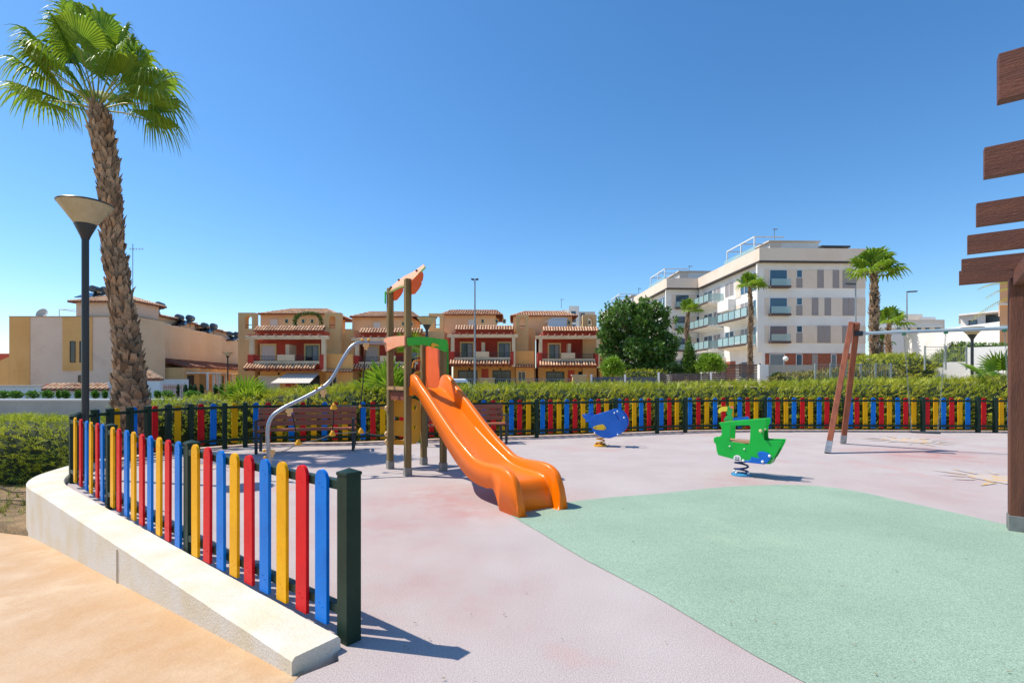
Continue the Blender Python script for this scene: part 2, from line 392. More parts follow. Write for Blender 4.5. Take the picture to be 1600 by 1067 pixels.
bf = thing('picket_fence', FP(553), 'long back fence of red, blue and yellow pickets in front of the hedge', 'fence')
posts = [117,127,148,172,203,231,263,298,351,383,553,701,838.5,962,1026.6,1070.5,1195,1320,1442,1528,1555,1640,1700]
pk = "156B 186Y 215B 246R 280Y 315R 334B 368Y 400B 418R 436Y 454B 472R 489Y 506B 522.6R 539Y 567.6B 583R 598.5Y 614B 629R 644Y 659B 675R 690Y 715B 729R 743Y 757B 772R 786Y 800B 813R 827Y 849B 861.5R 875Y 887B 900R 912.6Y 925B 937R 949.6Y 969.6B 981.6R 993Y 1004B 1016R 1035.6B 1048R 1059.6Y 1080B 1093R 1106Y 1119B 1132R 1144.6Y 1157.5B 1170R 1183Y 1204B 1217R 1230Y 1242.6B 1255.6R 1268.7Y 1281.8B 1294R 1308Y 1331B 1341R 1354Y 1366.6B 1379.6R 1392Y 1405B 1417.6R 1430.5Y 1451.6R 1464.7Y 1477B 1490R 1502.7Y 1515B 1540R 1567.5Y 1581B 1594R 1607Y"
posts = [p for p in posts if p < 1650]
def ftan(px): return (FP(px+5)-FP(px-5)).normalized()
for tok in pk.split():
    px = float(tok[:-1]); d = ftan(px); mb = MB(); picket(mb, FP(px, .045), d, 1, w=.112, lean=rp.uniform(-.008,.008), h=.92, z0=.1); mb.build('picket', PK[tok[-1]], bf, bevel=.004, seg=1)
for px in posts:
    d = ftan(px); mb = MB(); post(mb, FP(px), math.atan2(d.y,d.x), w=.085, h=.93, z0=-.05); mb.build('post', pk_green, bf, bevel=.003, seg=1)
for a, b in zip(posts, posts[1:]):
    for z in (.835,.17):
        m = MB(); n = max(1, int((b-a)/45)); q = [FP(lerp(a, b, i/n), .015)+Vector((0,0,z)) for i in range(n+1)]
        for u, v in zip(q, q[1:]): m.beam(u, v, .045, .05)
        m.build('rail', pk_green, bf)

# ================================================================== LAMPS
lamp_dark = mat('lamp post paint', '22262b', rough=.4, fine=.05, spec=.5)
lamp_shade = mat('opal shade', 'cfc3a2', 'c4b48e', rough=.45, scale=6, transl=.35)
def cone_lamp(X, Y, z0, sc, label, wr=1, group='cone topped park lamps'):
    t = thing('park_lamp', (X,Y,z0), label, 'street lamp', group); H = 3.87*sc
    m = MB(); m.tube([(X,Y,z0-.4),(X,Y,z0+H-.44*sc)], .055*sc*wr, 16); m.build('pole', lamp_dark, t, smooth=True)
    m = MB(); m.lathe((X,Y,z0+H), [(r_*wr, z_) for r_, z_ in [(.06*sc,-.50*sc),(.075*sc,-.46*sc),(.165*sc,-.30*sc),(.165*sc,-.29*sc),(.0,-.29*sc)]], 32); m.build('socket', lamp_dark, t, smooth=True)
    m = MB(); m.lathe((X,Y,z0+H), [(r_*wr, z_) for r_, z_ in [(.162*sc,-.292*sc),(.405*sc,-.012*sc),(.395*sc,-.012*sc),(.155*sc,-.284*sc)]], 40); m.build('lamp_shade', lamp_shade, t, smooth=True)
    m = MB(); m.lathe((X,Y,z0+H), [(r_*wr, z_) for r_, z_ in [(.407*sc,-.014*sc),(.415*sc,0),(.40*sc,.012*sc),(.0,.03*sc)]], 40); m.build('cap', lamp_dark, t, smooth=True)
cone_lamp(-6.0, 7.2, 0, 1, 'tall black park lamp with cream cone head in front of the palm trunk', wr=.79)
cone_lamp((667-800)/800*20.4, 20.4, 0, 1, 'park lamp with cone head seen behind the slide tower')
cone_lamp((374-800)/800*49, 47, 0, 1.0, 'far small park lamp left of the first red house')
cone_lamp((998-800)/800*46, 46, 0, .97, 'small park lamp in front of the dark leafy tree')
cone_lamp((1519-800)/800*20, 20, -.1, .91, 'park lamp with cone head before the stepped white wall')
pole_grey = mat('galvanised pole', '9aa0a2', '8b9194', .5, scale=4, metal=.3)
def street_light(px, ytop, Y, z0, arm, label, double=False):
    X = (px-CX)/F*Y; zt_ = CH-(ytop-HY)/F*Y
    t = thing('street_light', (X,Y,z0), label, 'street light', 'tall street lights')
    MB().tube([(X,Y,z0-.3),(X,Y,z0+2),(X,Y,zt_-.1)], [.1,.085,.055], 12).build('pole', pole_grey, t, smooth=True)
    m = MB()
    for s in ([-1,1] if double else [arm]):
        m.plate([(X+s*.03,Y-.13,zt_-.06),(X+s*.95,Y-.13,zt_-.02) if not double else (X+s*.3,Y-.13,zt_-.02),(X+s*.95,Y+.13,zt_-.02) if not double else (X+s*.3,Y+.13,zt_-.02),(X+s*.03,Y+.13,zt_-.06)], (0,0,.12))
    m.build('lamp_head', mat('lamp head', '3d4348', rough=.4), t, bevel=.02)
street_light(742, 437, 42, -.5, 1, 'tall grey street light in front of the third red house', True)
street_light(1337, 444, 46, 1.1, -1, 'tall street light before the right edge of the nearest white block')
street_light(1417, 456, 50, 1.1, 1, 'slim street light between the tall right palm and the pergola')

# ================================================================== FOLIAGE
leaf_h = mat('hedge leaf', 'c6c43c', 'a3ae30', .5, scale=1.3, lo=.35, hi=.65, island=.4, transl=.4)
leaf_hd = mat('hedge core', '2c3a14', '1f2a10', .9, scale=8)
leaf_l = mat('left hedge leaf', 'b9bf40', '92a432', .5, scale=1.3, island=.35, transl=.4)
def sprig(mb, p, d, L, rnd, nl=6, w=.016):
    d = d.normalized(); s = d.cross(Vector((rnd.uniform(-1,1), rnd.uniform(-1,1), rnd.uniform(-1,1))))
    if s.length < .1: s = Vector((1,0,0))
    s.normalize(); up = s.cross(d); n = len(mb.v); v = mb.v; f = mb.f
    tip = p+d*L+Vector((0,0,-.12*L))
    v += [tuple(p-s*w*.5), tuple(p+s*w*.5), tuple(tip)]; f.append((n, n+1, n+2))
    for k in range(nl):
        t = .18+.75*k/nl; q = p.lerp(tip, t); sg = 1 if k % 2 else -1
        dd = (d*.75+s*sg*.75+up*rnd.uniform(-.35,.35)).normalized(); l = L*(.45-.2*t); n = len(v)
        v += [tuple(q-d*w*.5), tuple(q+d*w*.6), tuple(q+dd*l)]; f.append((n, n+1, n+2))
def hedge(name, label, cat, pts, dens, L, leaf, group=None, core=leaf_hd, kind=None, nl=6, w=.016, top_bias=.7, seed=1):
    # pts: (x, y, half width, top z, bottom z)
    rnd = random.Random(seed); mb = MB(); prof = [(-1,0),(-1.02,.45),(-.86,.8),(-.5,.97),(0,1.0),(.5,.97),(.86,.8),(1.02,.45),(1,0)]
    S = []; 
    for a, b in zip(pts, pts[1:]):
        n = max(2, int((Vector(a[:2])-Vector(b[:2])).length/.35))
        for k in range(n): S.append([lerp(a[i], b[i], k/n) for i in range(5)])
    S.append(list(pts[-1])); cc = []
    for k, s in enumerate(S):
        a = S[max(k-1,0)]; b = S[min(k+1,len(S)-1)]; d = Vector((b[0]-a[0], b[1]-a[1], 0)).normalized(); n = Vector((-d.y, d.x, 0)); row = []
        for u, z in prof:
            b_ = noise.noise(Vector((s[0]*.8+u, s[1]*.8, z*1.5)))*.13
            row.append(Vector((s[0], s[1], 0))+n*(u*(s[2]+b_))+Vector((0,0,lerp(s[4], s[3], z)+b_*.7*z)))
        cc.append(row)
    ce = [sum(r, Vector())/len(r) for r in cc]
    for k, row in enumerate(cc):
        for q in row: mb.v.append(tuple(ce[k]+(q-ce[k])*.9))
    m = len(prof)
    for k in range(len(cc)-1):
        for i in range(m-1): mb.f.append((k*m+i, k*m+i+1, (k+1)*m+i+1, (k+1)*m+i))
    mb.f += [tuple(range(m)), tuple((len(cc)-1)*m+i for i in range(m-1,-1,-1))]
    root = thing(name, (pts[0][0], pts[0][1], pts[0][4]), label, cat, group)
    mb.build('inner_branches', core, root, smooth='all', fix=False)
    lf = MB()
    for k in range(len(cc)-1):
        for i in range(m-1):
            q = [cc[k][i], cc[k][i+1], cc[k+1][i+1], cc[k+1][i]]; nrm = (q[1]-q[0]).cross(q[3]-q[0]); ar = nrm.length
            mid = (q[0]+q[2])/2; nrm.normalize()
            if nrm.dot(mid-ce[k]) < 0: nrm = -nrm
            cnt = ar*dens; cnt = int(cnt)+(1 if rnd.random() < cnt % 1 else 0)
            for _ in range(cnt):
                u, v_ = rnd.random(), rnd.random(); p = q[0].lerp(q[1], u).lerp(q[3].lerp(q[2], u), v_)
                p = ce[k]+(p-ce[k])*rnd.uniform(.9, 1.03)
                d = nrm*.8+Vector((rnd.uniform(-1,1), rnd.uniform(-1,1), rnd.uniform(-.5,1)*top_bias+.25)); sprig(lf, p, d, L*rnd.uniform(.6,1.5), rnd, nl, w)
    for row, ctr, dn in ((cc[0], ce[0], ce[0]-ce[1]), (cc[-1], ce[-1], ce[-1]-ce[-2])):
        dn = dn.normalized()
        for i in range(m-1):
            a, b = row[i], row[i+1]; cnt = int((a-ctr).cross(b-ctr).length/2*dens)
            for _ in range(cnt):
                u, v_ = rnd.random(), math.sqrt(rnd.random()); p = ctr+(a.lerp(b, u)-ctr)*v_+dn*rnd.uniform(-.02,.05)
                sprig(lf, p, dn*.8+Vector((rnd.uniform(-1,1), rnd.uniform(-1,1), rnd.uniform(-.5,1)*top_bias+.25)), L*rnd.uniform(.6,1.5), rnd, nl, w)
    lf.build('foliage', leaf, root, fix=False); return root
hp = []
for px, off, hw, zt_ in ((383,1.5,.75,.98),(440,1.5,.8,1.1),(553,1.6,.85,1.18),(650,1.7,.9,1.15),(760,1.7,.9,1.12),(860,1.7,.9,1.2),(962,1.7,.9,1.22),(1070,1.7,.9,1.2),(1195,1.7,.9,1.2),(1320,1.7,.95,1.28),(1442,1.7,.95,1.32),(1555,1.7,.95,1.38),(1700,1.7,.95,1.42),(1850,1.7,.95,1.4)):
    p = FP(px, off); hp.append((p.x, p.y, hw, zt_, -.25))
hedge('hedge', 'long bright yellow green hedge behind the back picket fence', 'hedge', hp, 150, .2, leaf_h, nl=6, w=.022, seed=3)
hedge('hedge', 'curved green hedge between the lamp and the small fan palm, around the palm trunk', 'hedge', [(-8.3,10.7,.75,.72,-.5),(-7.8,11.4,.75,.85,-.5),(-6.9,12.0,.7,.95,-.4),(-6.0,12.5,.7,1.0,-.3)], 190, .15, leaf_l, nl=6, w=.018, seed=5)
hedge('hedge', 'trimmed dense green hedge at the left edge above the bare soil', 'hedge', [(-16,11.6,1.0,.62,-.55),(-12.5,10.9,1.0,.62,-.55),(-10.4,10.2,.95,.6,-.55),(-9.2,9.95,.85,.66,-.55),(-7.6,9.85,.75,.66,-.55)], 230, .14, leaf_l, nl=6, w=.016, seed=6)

# fan palm leaf
palm_leaf = mat('palm leaf', '8fa82c', '648a28', .42, scale=3, island=.22, transl=.45, spec=.4)
palm_dead = mat('palm petiole', '9aa34a', '8a7a3a', .5, scale=3)
def fan_leaf(lf, pt, base, pd, PL, R, nseg, rnd, spread=128, droop=.45, thick=.013):
    pd = pd.normalized(); up = Vector((0,0,1)); nr = up-pd*up.dot(pd)
    if nr.length < .15: nr = Vector((rnd.uniform(-1,1), rnd.uniform(-1,1), 0)); nr = nr-pd*nr.dot(pd)
    nr.normalize(); hub = base+pd*PL+Vector((0,0,-.1*PL))
    mid = base+pd*PL*.5+Vector((0,0,.01)); pt.tube([base, mid, hub], [thick*1.4, thick, thick*.8], 6)
    sd_ = pd.cross(nr).normalized()
    for i in range(nseg):
        a = R_(lerp(-spread, spread, (i+.5)/nseg)); da = R_(2*spread/nseg)
        d = pd*math.cos(a)+sd_*math.sin(a); Ls = R*(.78+.22*math.cos(a*.8))*rnd.uniform(.92,1.06)
        tg = (-pd*math.sin(a)+sd_*math.cos(a)); st = []; dr = droop*rnd.uniform(.7,1.35)
        for r in (.04,.3,.5,.66,.8,.91,1.0):
            w = da*r*Ls*.52 if r <= .5 else da*.5*Ls*.5*(1-((r-.5)/.5))**.8
            p = hub+d*(Ls*(r-.42*dr*max(0,r-.5)))+nr*(.10*Ls*math.sin(min(1,r*1.2)*math.pi/2)*(.5+.5*abs(math.sin(a))))
            p = p+Vector((0,0,-dr*Ls*max(0, r-.42)**1.7*1.75)); st.append((p, w))
        n = len(lf.v)
        for p, w in st: lf.v += [tuple(p-tg*w-nr*w*.35), tuple(p+nr*w*.35), tuple(p+tg*w-nr*w*.35)]
        for k in range(len(st)-1):
            b = n+k*3; lf.f += [(b, b+1, b+4, b+3), (b+1, b+2, b+5, b+4)]
boot_m = mat('palm boots', '84705a', 'a5876a', .95, scale=5, lo=.35, hi=.6, island=.5, fine=.2, fine_scale=60, stain='8a5c34', stain_scale=1.5, stain_lo=.50, stain_hi=.75)
trunk_m = mat('palm trunk core', '4f3d2e', '3a2c20', .95, scale=6)
def palm(label, path, radii, leaves, R, nseg, name='fan_palm', boots=9, bstep=.085, bl=.23, group=None, seed=1, droop=.45, lw=.16, petr=.013):
    rnd = random.Random(seed); base = path[0]; t = thing(name, base, label, 'palm tree', group)
    L = [0]
    for a, b in zip(path, path[1:]): L.append(L[-1]+(b-a).length)
    def at(s): return Vector([smooth_tab([(L[i], path[i][c]) for i in range(len(path))], s) for c in range(3)])
    def rad(s): return smooth_tab([(L[i], radii[i]) for i in range(len(path))], s)
    n = 24; m = MB(); m.tube([at(L[-1]*k/n) for k in range(n+1)], [rad(L[-1]*k/n)*.86 for k in range(n+1)], 14)
    tr = m.build('trunk', trunk_m, t, smooth=True)
    m = MB(); s = 0.03; row = 0
    while s < L[-1]-.02:
        r = rad(s); c = at(s)
        for k in range(boots):
            a = 2*math.pi*(k+(row % 2)*.5+rnd.uniform(-.12,.12))/boots+row*.13; o = Vector((math.cos(a), math.sin(a), 0)); tg = Vector((-o.y, o.x, 0))
            l = bl*rnd.uniform(.75,1.3); w = lw*rnd.uniform(.7,1.15)*r/.25; lean = rnd.uniform(-.45,.45); flare = rnd.uniform(.10,.34)
            p0 = c+o*r*.86+Vector((0,0,rnd.uniform(-.02,.02))); p1 = p0+o*(l*flare*.6)+Vector((0,0,l*.6))+tg*lean*l*.5; p2 = p0+o*(l*flare*1.1)+Vector((0,0,l))+tg*lean*l
            th = o*.022; tw = w*rnd.uniform(.15,.45)
            m.add([p0-tg*w*.5, p0+tg*w*.5, p0+tg*w*.5-o*.05, p0-tg*w*.5-o*.05, p1-tg*w*.36+th, p1+tg*w*.36+th, p1+tg*w*.34-th*.4, p1-tg*w*.34-th*.4, p2-tg*tw+th*.4, p2+tg*tw*.6+th*.3+Vector((0,0,rnd.uniform(-.03,.03)))],
                  [(0,1,5,4),(1,2,6,5),(2,3,7,6),(3,0,4,7),(4,5,9,8),(5,6,9),(6,7,8,9),(7,4,8)])
        s += bstep*rnd.uniform(.9,1.1)*bl/.23; row += 1
    m.build('bark', boot_m, tr, fix=False)
    top = at(L[-1])
    for az, el, PL, RR in leaves:
        pd = Vector((math.cos(R_(el))*math.cos(R_(az)), math.cos(R_(el))*math.sin(R_(az)), math.sin(R_(el))))
        lf = MB(); pt = MB(); fan_leaf(lf, pt, top+pd*.03, pd, PL, RR*R, nseg, rnd, droop=droop*(1.2-.004*el), thick=petr)
        fr = lf.build('frond', palm_leaf, t, fix=False); pt.build('petiole', palm_dead, fr, smooth=True)
    return t
Yp = 10.0
pts_px = [(206,652,-.5),(204,630,0),(200,560,0),(189,480,0),(178,400,0),(172,320,0),(164,250,0),(157,200,0),(151,172,0)]
path = [Vector(((x-CX)/F*Yp, Yp, CH-(y-HY)/F*Yp)) for x, y, _ in pts_px]; path[0].z = -.55
rad_ = [.31,.28,.21,.17,.163,.158,.158,.155,.08]
LV = [(178,34,1.05,1.05),(158,22,.9,.95),(5,30,1.0,.95),(230,40,.8,.85),(168,80,1.5,1.05),(100,84,1.55,1.0),(55,76,1.35,.95),(188,52,1.1,1.1),(183,14,.9,.95),(150,60,1.25,1.0),(205,68,1.1,1.0),(-85,66,1.0,1.0),(8,54,.95,1.0),(-20,42,.8,.85),(-4,10,.95,.95),(12,-2,.8,.8),(75,45,.85,.9),(118,40,.9,.9),(30,68,1.1,.95),(-140,40,.8,.8)]
palm('tall fan palm with shaggy brown trunk at the left behind the black lamp', path, rad_, [(a,e,p*1.12,r) for a,e,p,r in LV], 1.1, 44, seed=2, boots=11, bstep=.068, bl=.20, droop=.72)
# drip hoses and weeds on the bare soil
hose = mat('drip hose', '4a3e30', rough=.7)
for i, (y0, l) in enumerate(((7.6,'nearest of the drip hoses on the bare soil by the wall'),(8.1,'middle drip hose on the bare soil'),(8.7,'farthest drip hose on the bare soil, under the hedge'))):
    pts = [Vector((-16+k*.45, y0+(-(-16+k*.45)-6.8)*.34+.08*math.sin(k*1.3+i), -.455+.02*math.sin(k*2.1))) for k in range(21)]
    m = MB(); m.tube(pts, .011, 6); tag(m.build('drip_hose', hose, smooth=True), l, 'hose', 'drip hoses on the bare soil')
m = MB(); rnd = random.Random(9)
for _ in range(420):
    x = -6.9-rnd.random()**1.5*5; y = 6.5+(-x-5.8)*.5+rnd.random()**1.3*2.6; c = Vector((x, y, -.5))
    for k in range(rnd.randint(3,8)):
        a = rnd.uniform(0, 6.28); d = Vector((math.cos(a)*.5, math.sin(a)*.5, 1)).normalized(); l = rnd.uniform(.04,.13); s = Vector((-d.y, d.x, 0)).normalized()*.006
        q = c+Vector((rnd.uniform(-.03,.03), rnd.uniform(-.03,.03), 0)); m.add([q-s, q+s, q+d*l], [(0,1,2)])
tag(m.build('weeds', mat('weed blade', '9a9a48', '7f8a34', .7, scale=3, island=.3, transl=.3), fix=False), 'sparse dry weeds growing on the bare soil', 'weeds', kind='stuff')
m = MB()
for _ in range(260):
    x = -6.9-rnd.random()*6; y = 6.4+(-x-5.8)*.5+rnd.random()*2.6; m.sphere((x, y, -.49), rnd.uniform(.008,.03), 6, 4, (1,1,.6))
tag(m.build('gravel', mat('pebble', 'b7a58a', '8f7d62', .9, scale=2, island=.3), smooth='all'), 'small stones scattered on the bare soil', 'gravel', kind='stuff')

# dry leaves and crumbs blown over the rubber surface
m = MB(); rnd = random.Random(31)
for _ in range(70):
    py = 700+rnd.random()**.8*360; px = rnd.uniform(600, 1600); p = G(px, py, .012); 
    if p.x < .2 and p.y < 2.2: continue
    a = rnd.uniform(0, 6.28); l = rnd.uniform(.005, .014); d = Vector((math.cos(a), math.sin(a), 0)); s = Vector((-d.y, d.x, 0)); h = Vector((0,0,rnd.uniform(.001,.006)))
    m.add([p-d*l, p+s*l*.35+h, p+d*l, p-s*l*.35+h], [(0,1,2,3)])
tag(m.build('dry_leaves', mat('dry leaf litter', '8f7a58', '75684a', .8, scale=3, island=.4), fix=False), 'tiny dry leaves and crumbs scattered on the rubber surface', 'leaf litter', kind='stuff')
# ================================================================== PLAY EQUIPMENT
def unp(Q, d, px, py):       # pixel -> point on the vertical plane through Q along d
    r = (px-CX)/F; t = (Q[0]-r*Q[1])/(r*d[1]-d[0]); Y = Q[1]+t*d[1]
    return Vector((Q[0]+t*d[0], Y, CH-(py-HY)/F*Y))
def smooth_path(pts, n):
    L = [0]
    for a, b in zip(pts, pts[1:]): L.append(L[-1]+(b-a).length)
    return [Vector([smooth_tab([(L[i], pts[i][c]) for i in range(len(pts))], L[-1]*k/(n-1)) for c in range(3)]) for k in range(n)]
timber = mat('treated timber', '8d7646', '6f5a34', .8, scale=2, stretch=(9,9,.6), lo=.35, hi=.65, fine=.15, fine_scale=60, bump=.4, bump_scale=14)
orange_p = mat('orange plastic', 'fd7800', rough=.33, coat=.08, fine=.02, fine_scale=30, spec=.32)
orange_b = mat('orange board', 'f4620c', 'ec5a08', .45, scale=4)
salmon_b = mat('faded orange board', 'ef9a6c', 'f0a47c', .5, scale=4)
lime_b = mat('lime board', '35b021', '2fa61c', .42, scale=4)
yellow_b = mat('yellow board', 'e2a21c', 'd99a1a', .5, scale=4)
galv = mat('galvanised steel', 'a9aeb4', '989ea5', .38, scale=8, metal=.75)
rope_m = mat('dark rope', '1b1c1f', rough=.8); rope_g = mat('grey rope', '77776f', rough=.8)
yel_p = mat('yellow plastic', 'f0a800', rough=.4); deck_m = mat('deck board', '6e4a33', '5c3c2a', .8, scale=3)
foot_m = mat('concrete foot', '8f8a80', rough=.9)
U = Vector((.575,-.818,0)); W = Vector((.818,.575,0)); A_ = Vector((-1.918,8.06,0)); B_ = Vector((-1.522,7.47,0)); C_ = Vector((-1.456,8.44,0)); D_ = Vector((-1.06,7.89,0))
tw = thing('slide_tower', (-1.49,7.965,0), 'wooden climbing tower with an orange slide, grey climbing pole and small tilted roof', 'slide')
yaw = math.atan2(U.y, U.x)
for p, h in ((A_,2.84),(B_,2.87),(C_,2.02),(D_,2.0)):
    m = MB(); m.box((p.x,p.y,(h+.1)/2), (.09,.09,h-.1), yaw); o = m.build('post', timber, tw, bevel=.012, seg=3)
    m = MB(); m.box((p.x,p.y,.06), (.105,.105,.13), yaw); m.build('post_foot', foot_m, o, bevel=.01)
m = MB(); m.box((-1.49,7.965,1.235), (.62,.62,.045), yaw); o = m.build('platform', deck_m, tw, bevel=.006)
m = MB()
for s in (-1, 1):
    c = Vector((-1.49,7.965,0))+U*0+W*s*.29; m.box((c.x,c.y,1.15), (.62,.045,.12), yaw)
m.build('joist', mat('red brown joist', '7a3b22', rough=.8), o)
m = MB(); c = (A_+B_)/2-W*.03; m.box((c.x,c.y,1.27), (.62,.05,.05), yaw); m.build('platform_edge', mat('pale timber', 'a98255', rough=.8), o)
# roof
def rf(t, s): return (A_+U*t*.9+W*s*.62+Vector((0,0,2.82+s*.62*1.12)))
ro = [rf(-.12,-.06),rf(-.13,.06),rf(-.02,.24),rf(.12,.31),rf(.45,.34),rf(.68,.46),rf(.86,.36),rf(.84,.12),rf(.78,-.04),rf(.45,.0),rf(.2,-.03)]
m = MB(); m.plate(ro, (.015,.01,-.022)); rfo = m.build('roof_board', salmon_b, tw, bevel=.004)
m = MB(); lw_ = [rf(-.12,-.075),rf(.2,-.045),rf(.45,-.015),rf(.78,-.055),rf(.84,.1),rf(.86,.36),rf(.875,.36),rf(.86,.09),rf(.80,-.07),rf(.45,-.03),rf(.2,-.06)]
m.plate([p+Vector((0,0,-.004)) for p in lw_], (.015,.01,-.018)); m.build('board_edge', mat('edge green', 'a8c878', rough=.5), rfo)
m = MB()
for t, s in ((.02,.03),(.08,.2),(.62,.05),(.70,.28)): m.sphere(rf(t, s)+Vector((-.01,-.008,.01)), .018, 8, 6)
m.build('bolt', mat('dark cap', '2b2320', rough=.5), rfo)
for p in (A_, B_):
    q = p+U*.05+W*.03; o_ = [(.0,2.84),(.06,2.88),(.30,3.08),(.36,3.08),(.40,3.0),(.37,2.86),(.33,2.84),(.34,2.78),(.26,2.66),(.12,2.52),(.02,2.50),(.0,2.56)]
    m = MB(); m.plate([q+W*s*.48+Vector((0,0,2.84+(z-2.84)*(.6 if z < 2.84 else .62))) for s, z in o_], U*.022); m.build('roof_bracket', orange_b, tw, bevel=.004)
q = A_-W*.06-U*.05; m = MB(); m.plate([q+U*s+Vector((0,0,z)) for s, z in ((0,2.6),(.03,2.59),(.04,2.78),(0,2.78))], -W*.015); m.build('end_plate', lime_b, tw)
# arched boards around the top rail
qa = A_-W*.06-U*.06; dirU = U
def board(name, Q, d, px_pts, off, mt, bev=.005):
    m = MB(); m.plate([unp(Q, d, x, y) for x, y in px_pts], off); return m.build(name, mt, tw, bevel=bev)
board('front_board', qa, U, [(601,531),(607,527),(618,525.5),(634,524.5),(634,540),(622,542),(612,546),(605,550)], -W*.022, salmon_b)
qg = B_+U*.055; 
gpts = [(636,529),(640,527),(655,526.5),(670,527),(683,529),(696,530.5),(699,533),(698,549),(694,550),(684,545),(672,541.5),(662,539),(650,539),(638,541),(636,538)]
board('side_board', qg, W, gpts, U*.022, lime_b)
# small yellow fish shaped grip on the side board
m = MB(); qq = B_+U*.085; m.plate([unp(qq, W, x, y) for x, y in ((673,538),(676,535.5),(684,538.5),(686,541),(680,540.5),(677,543),(675,545.5),(674,541))], U*.01); m.build('grip', yel_p, tw)
# orange back panel between the far posts
qc = C_+W*.0; m = MB(); cd = (D_-C_).normalized()
c0 = C_+U*.07; m.plate([c0+Vector((0,0,1.27)), c0+U*.50+Vector((0,0,1.27)), c0+U*.50+Vector((0,0,1.93)), c0+U*.25+Vector((0,0,1.97)), c0+Vector((0,0,1.93))], W*.02); m.build('back_panel', orange_b, tw, bevel=.005)
m = MB(); c1 = D_+W*.05-U*.045; m.plate([c1+Vector((0,0,.95)), c1+U*.09+Vector((0,0,.95)), c1+U*.09+Vector((0,0,1.95)), c1+Vector((0,0,1.95))], W*.018); m.build('edge_panel', lime_b, tw, bevel=.004)
# yellow perforated climbing panel on the far left side
q0 = A_-U*.0+W*.02-U*.05
Ox = [(613.5,626),(622,623.5),(635,622),(648,623),(656,627),(657,641),(657,655),(657,672),(655,688),(648,693),(630,695),(613,694.5)]
bmh = bmesh.new(); outer = [unp(q0, W, x, y) for x, y in Ox]
holes = [[(617,650),(632,652),(632,658),(616,657)],[(639,636),(652,633),(650,640),(641,643),(637,641)],[(616,680),(632,682),(630,688),(616,687)],[(640,668),(651,664),(649,671),(641,674),(637,672)]]
vv = []
def loop_(pts):
    vs = [bmh.verts.new(p) for p in pts]; return [bmh.edges.new((vs[i], vs[(i+1) % len(vs)])) for i in range(len(vs))]
es = loop_(outer)
for h in holes: es += loop_([unp(q0, W, x, y) for x, y in h])
bmesh.ops.triangle_fill(bmh, use_beauty=True, use_dissolve=False, edges=es)
me = MB(); bmh.verts.index_update(); me.v = [tuple(v.co) for v in bmh.verts]; me.f = [tuple(v.index for v in f.verts) for f in bmh.faces]; bmh.free()
cp = me.build('climbing_panel', yellow_b, tw, solid=.022)
m = MB()
for h in holes:
    p = [unp(q0, W, x, y)+U*.016 for x, y in h]; m.tube([p[3], p[2], p[1]], .009, 6)
m.build('step_lip', yellow_b, cp)
m = MB(); qx = C_-U*.06-W*.02; m.plate([unp(qx, W, x, y) for x, y in ((655,633),(659,634),(659,688),(657,692),(650,690),(650,686),(655,683))], U*.02); m.build('edge_panel', lime_b, tw, bevel=.004)
m = MB()
for z in (1.32,1.52,1.72):
    c = C_-U*.04-W*.02; s = W*-1
    m.tube(smooth_path([c+Vector((0,0,z)), c+s*.06+Vector((0,0,z+.0)), c+s*.14+Vector((0,0,z-.03)), c+s*.16+Vector((0,0,z-.13))], 7), .011, 6)
m.build('hand_grip', yel_p, tw, smooth=True)
m = MB()
for z, py in ((0,638),(0,678),(0,690)):
    p = A_-W*.06; zz = CH-(py-HY)/F*p.y; m.sphere((p.x,p.y,zz), .035, 10, 6, (1,1,1.3))
m.build('rope_clamp', mat('beige clamp', 'd8b27a', rough=.5), tw, smooth=True)
# grey climbing pole and its net
dW = -W
pole_px = [(421,752),(420.5,714),(418.5,690),(418.5,672),(421,658),(427,648.5),(437,641),(449,634),(470,624),(497,609.5),(510,601),(518,592.5),(524,583),(530,572.5),(536,561),(542,551),(548,543),(554,538),(562,535.5),(572,535.5),(588,536),(605,536.5)]
q = A_-W*.0; P3 = [unp(q, dW, x, y) for x, y in pole_px]; P3[0].z = 0.0
m = MB(); m.tube(smooth_path(P3, 70), .027, 14); m.build('climbing_pole', galv, tw, smooth=True)
u_ = lambda x, y: unp(q, dW, x, y)
for seg_ in (((427,708),(447,703),(467,692)),((467,692),(495,687),(519,678)),((519,677),(545,676),(564,674)),((564,674),(585,679),(603,681))):
    m = MB(); m.tube(smooth_path([u_(*s) for s in seg_], 8), .007, 6); m.build('rope', rope_g, tw, smooth=True)
for seg_ in (((522,634),(540,633.5),(562,634.5)),((562,634.5),(582,638),(603,636.5))): m = MB(); m.tube(smooth_path([u_(*s) for s in seg_], 8), .007, 6); m.build('rope', rope_g, tw, smooth=True)
for seg_ in (((571,546),(567,600),(563,634)),((563,634),(563,655),(564,672)),((505,616),(512,625),(521,633)),((521,636),(521,655),(519,675)),((457,648),(461,668),(465,688))): m = MB(); m.tube([u_(*s) for s in seg_], .008, 6); m.build('rope', rope_m, tw, smooth=True)
for x, y, r in ((466,691,.045),(519.5,677,.045),(564,673,.045),(521.5,635,.05),(562.5,634.5,.024)):
    c = u_(x, y); m = MB(); m.lathe(c, [(r*.5,-r*.9),(r,-r*.8),(r*1.02,-r*.3),(r*.45,r*.8),(.012,r)], 10)
    m.build('rope_connector', yel_p, tw, smooth=True)
m = MB()
for x, y in ((452,641),(505,612),(572,538.5),(424,706)):
    c = u_(x, y); m.box(tuple(c), (.09,.05,.07), yaw+1.57); m.box((c.x,c.y,c.z-.05), (.05,.04,.06), yaw+1.57)
m.build('pole_clamp', mat('cream clamp', 'e6b878', rough=.5), tw, bevel=.012)
m = MB()
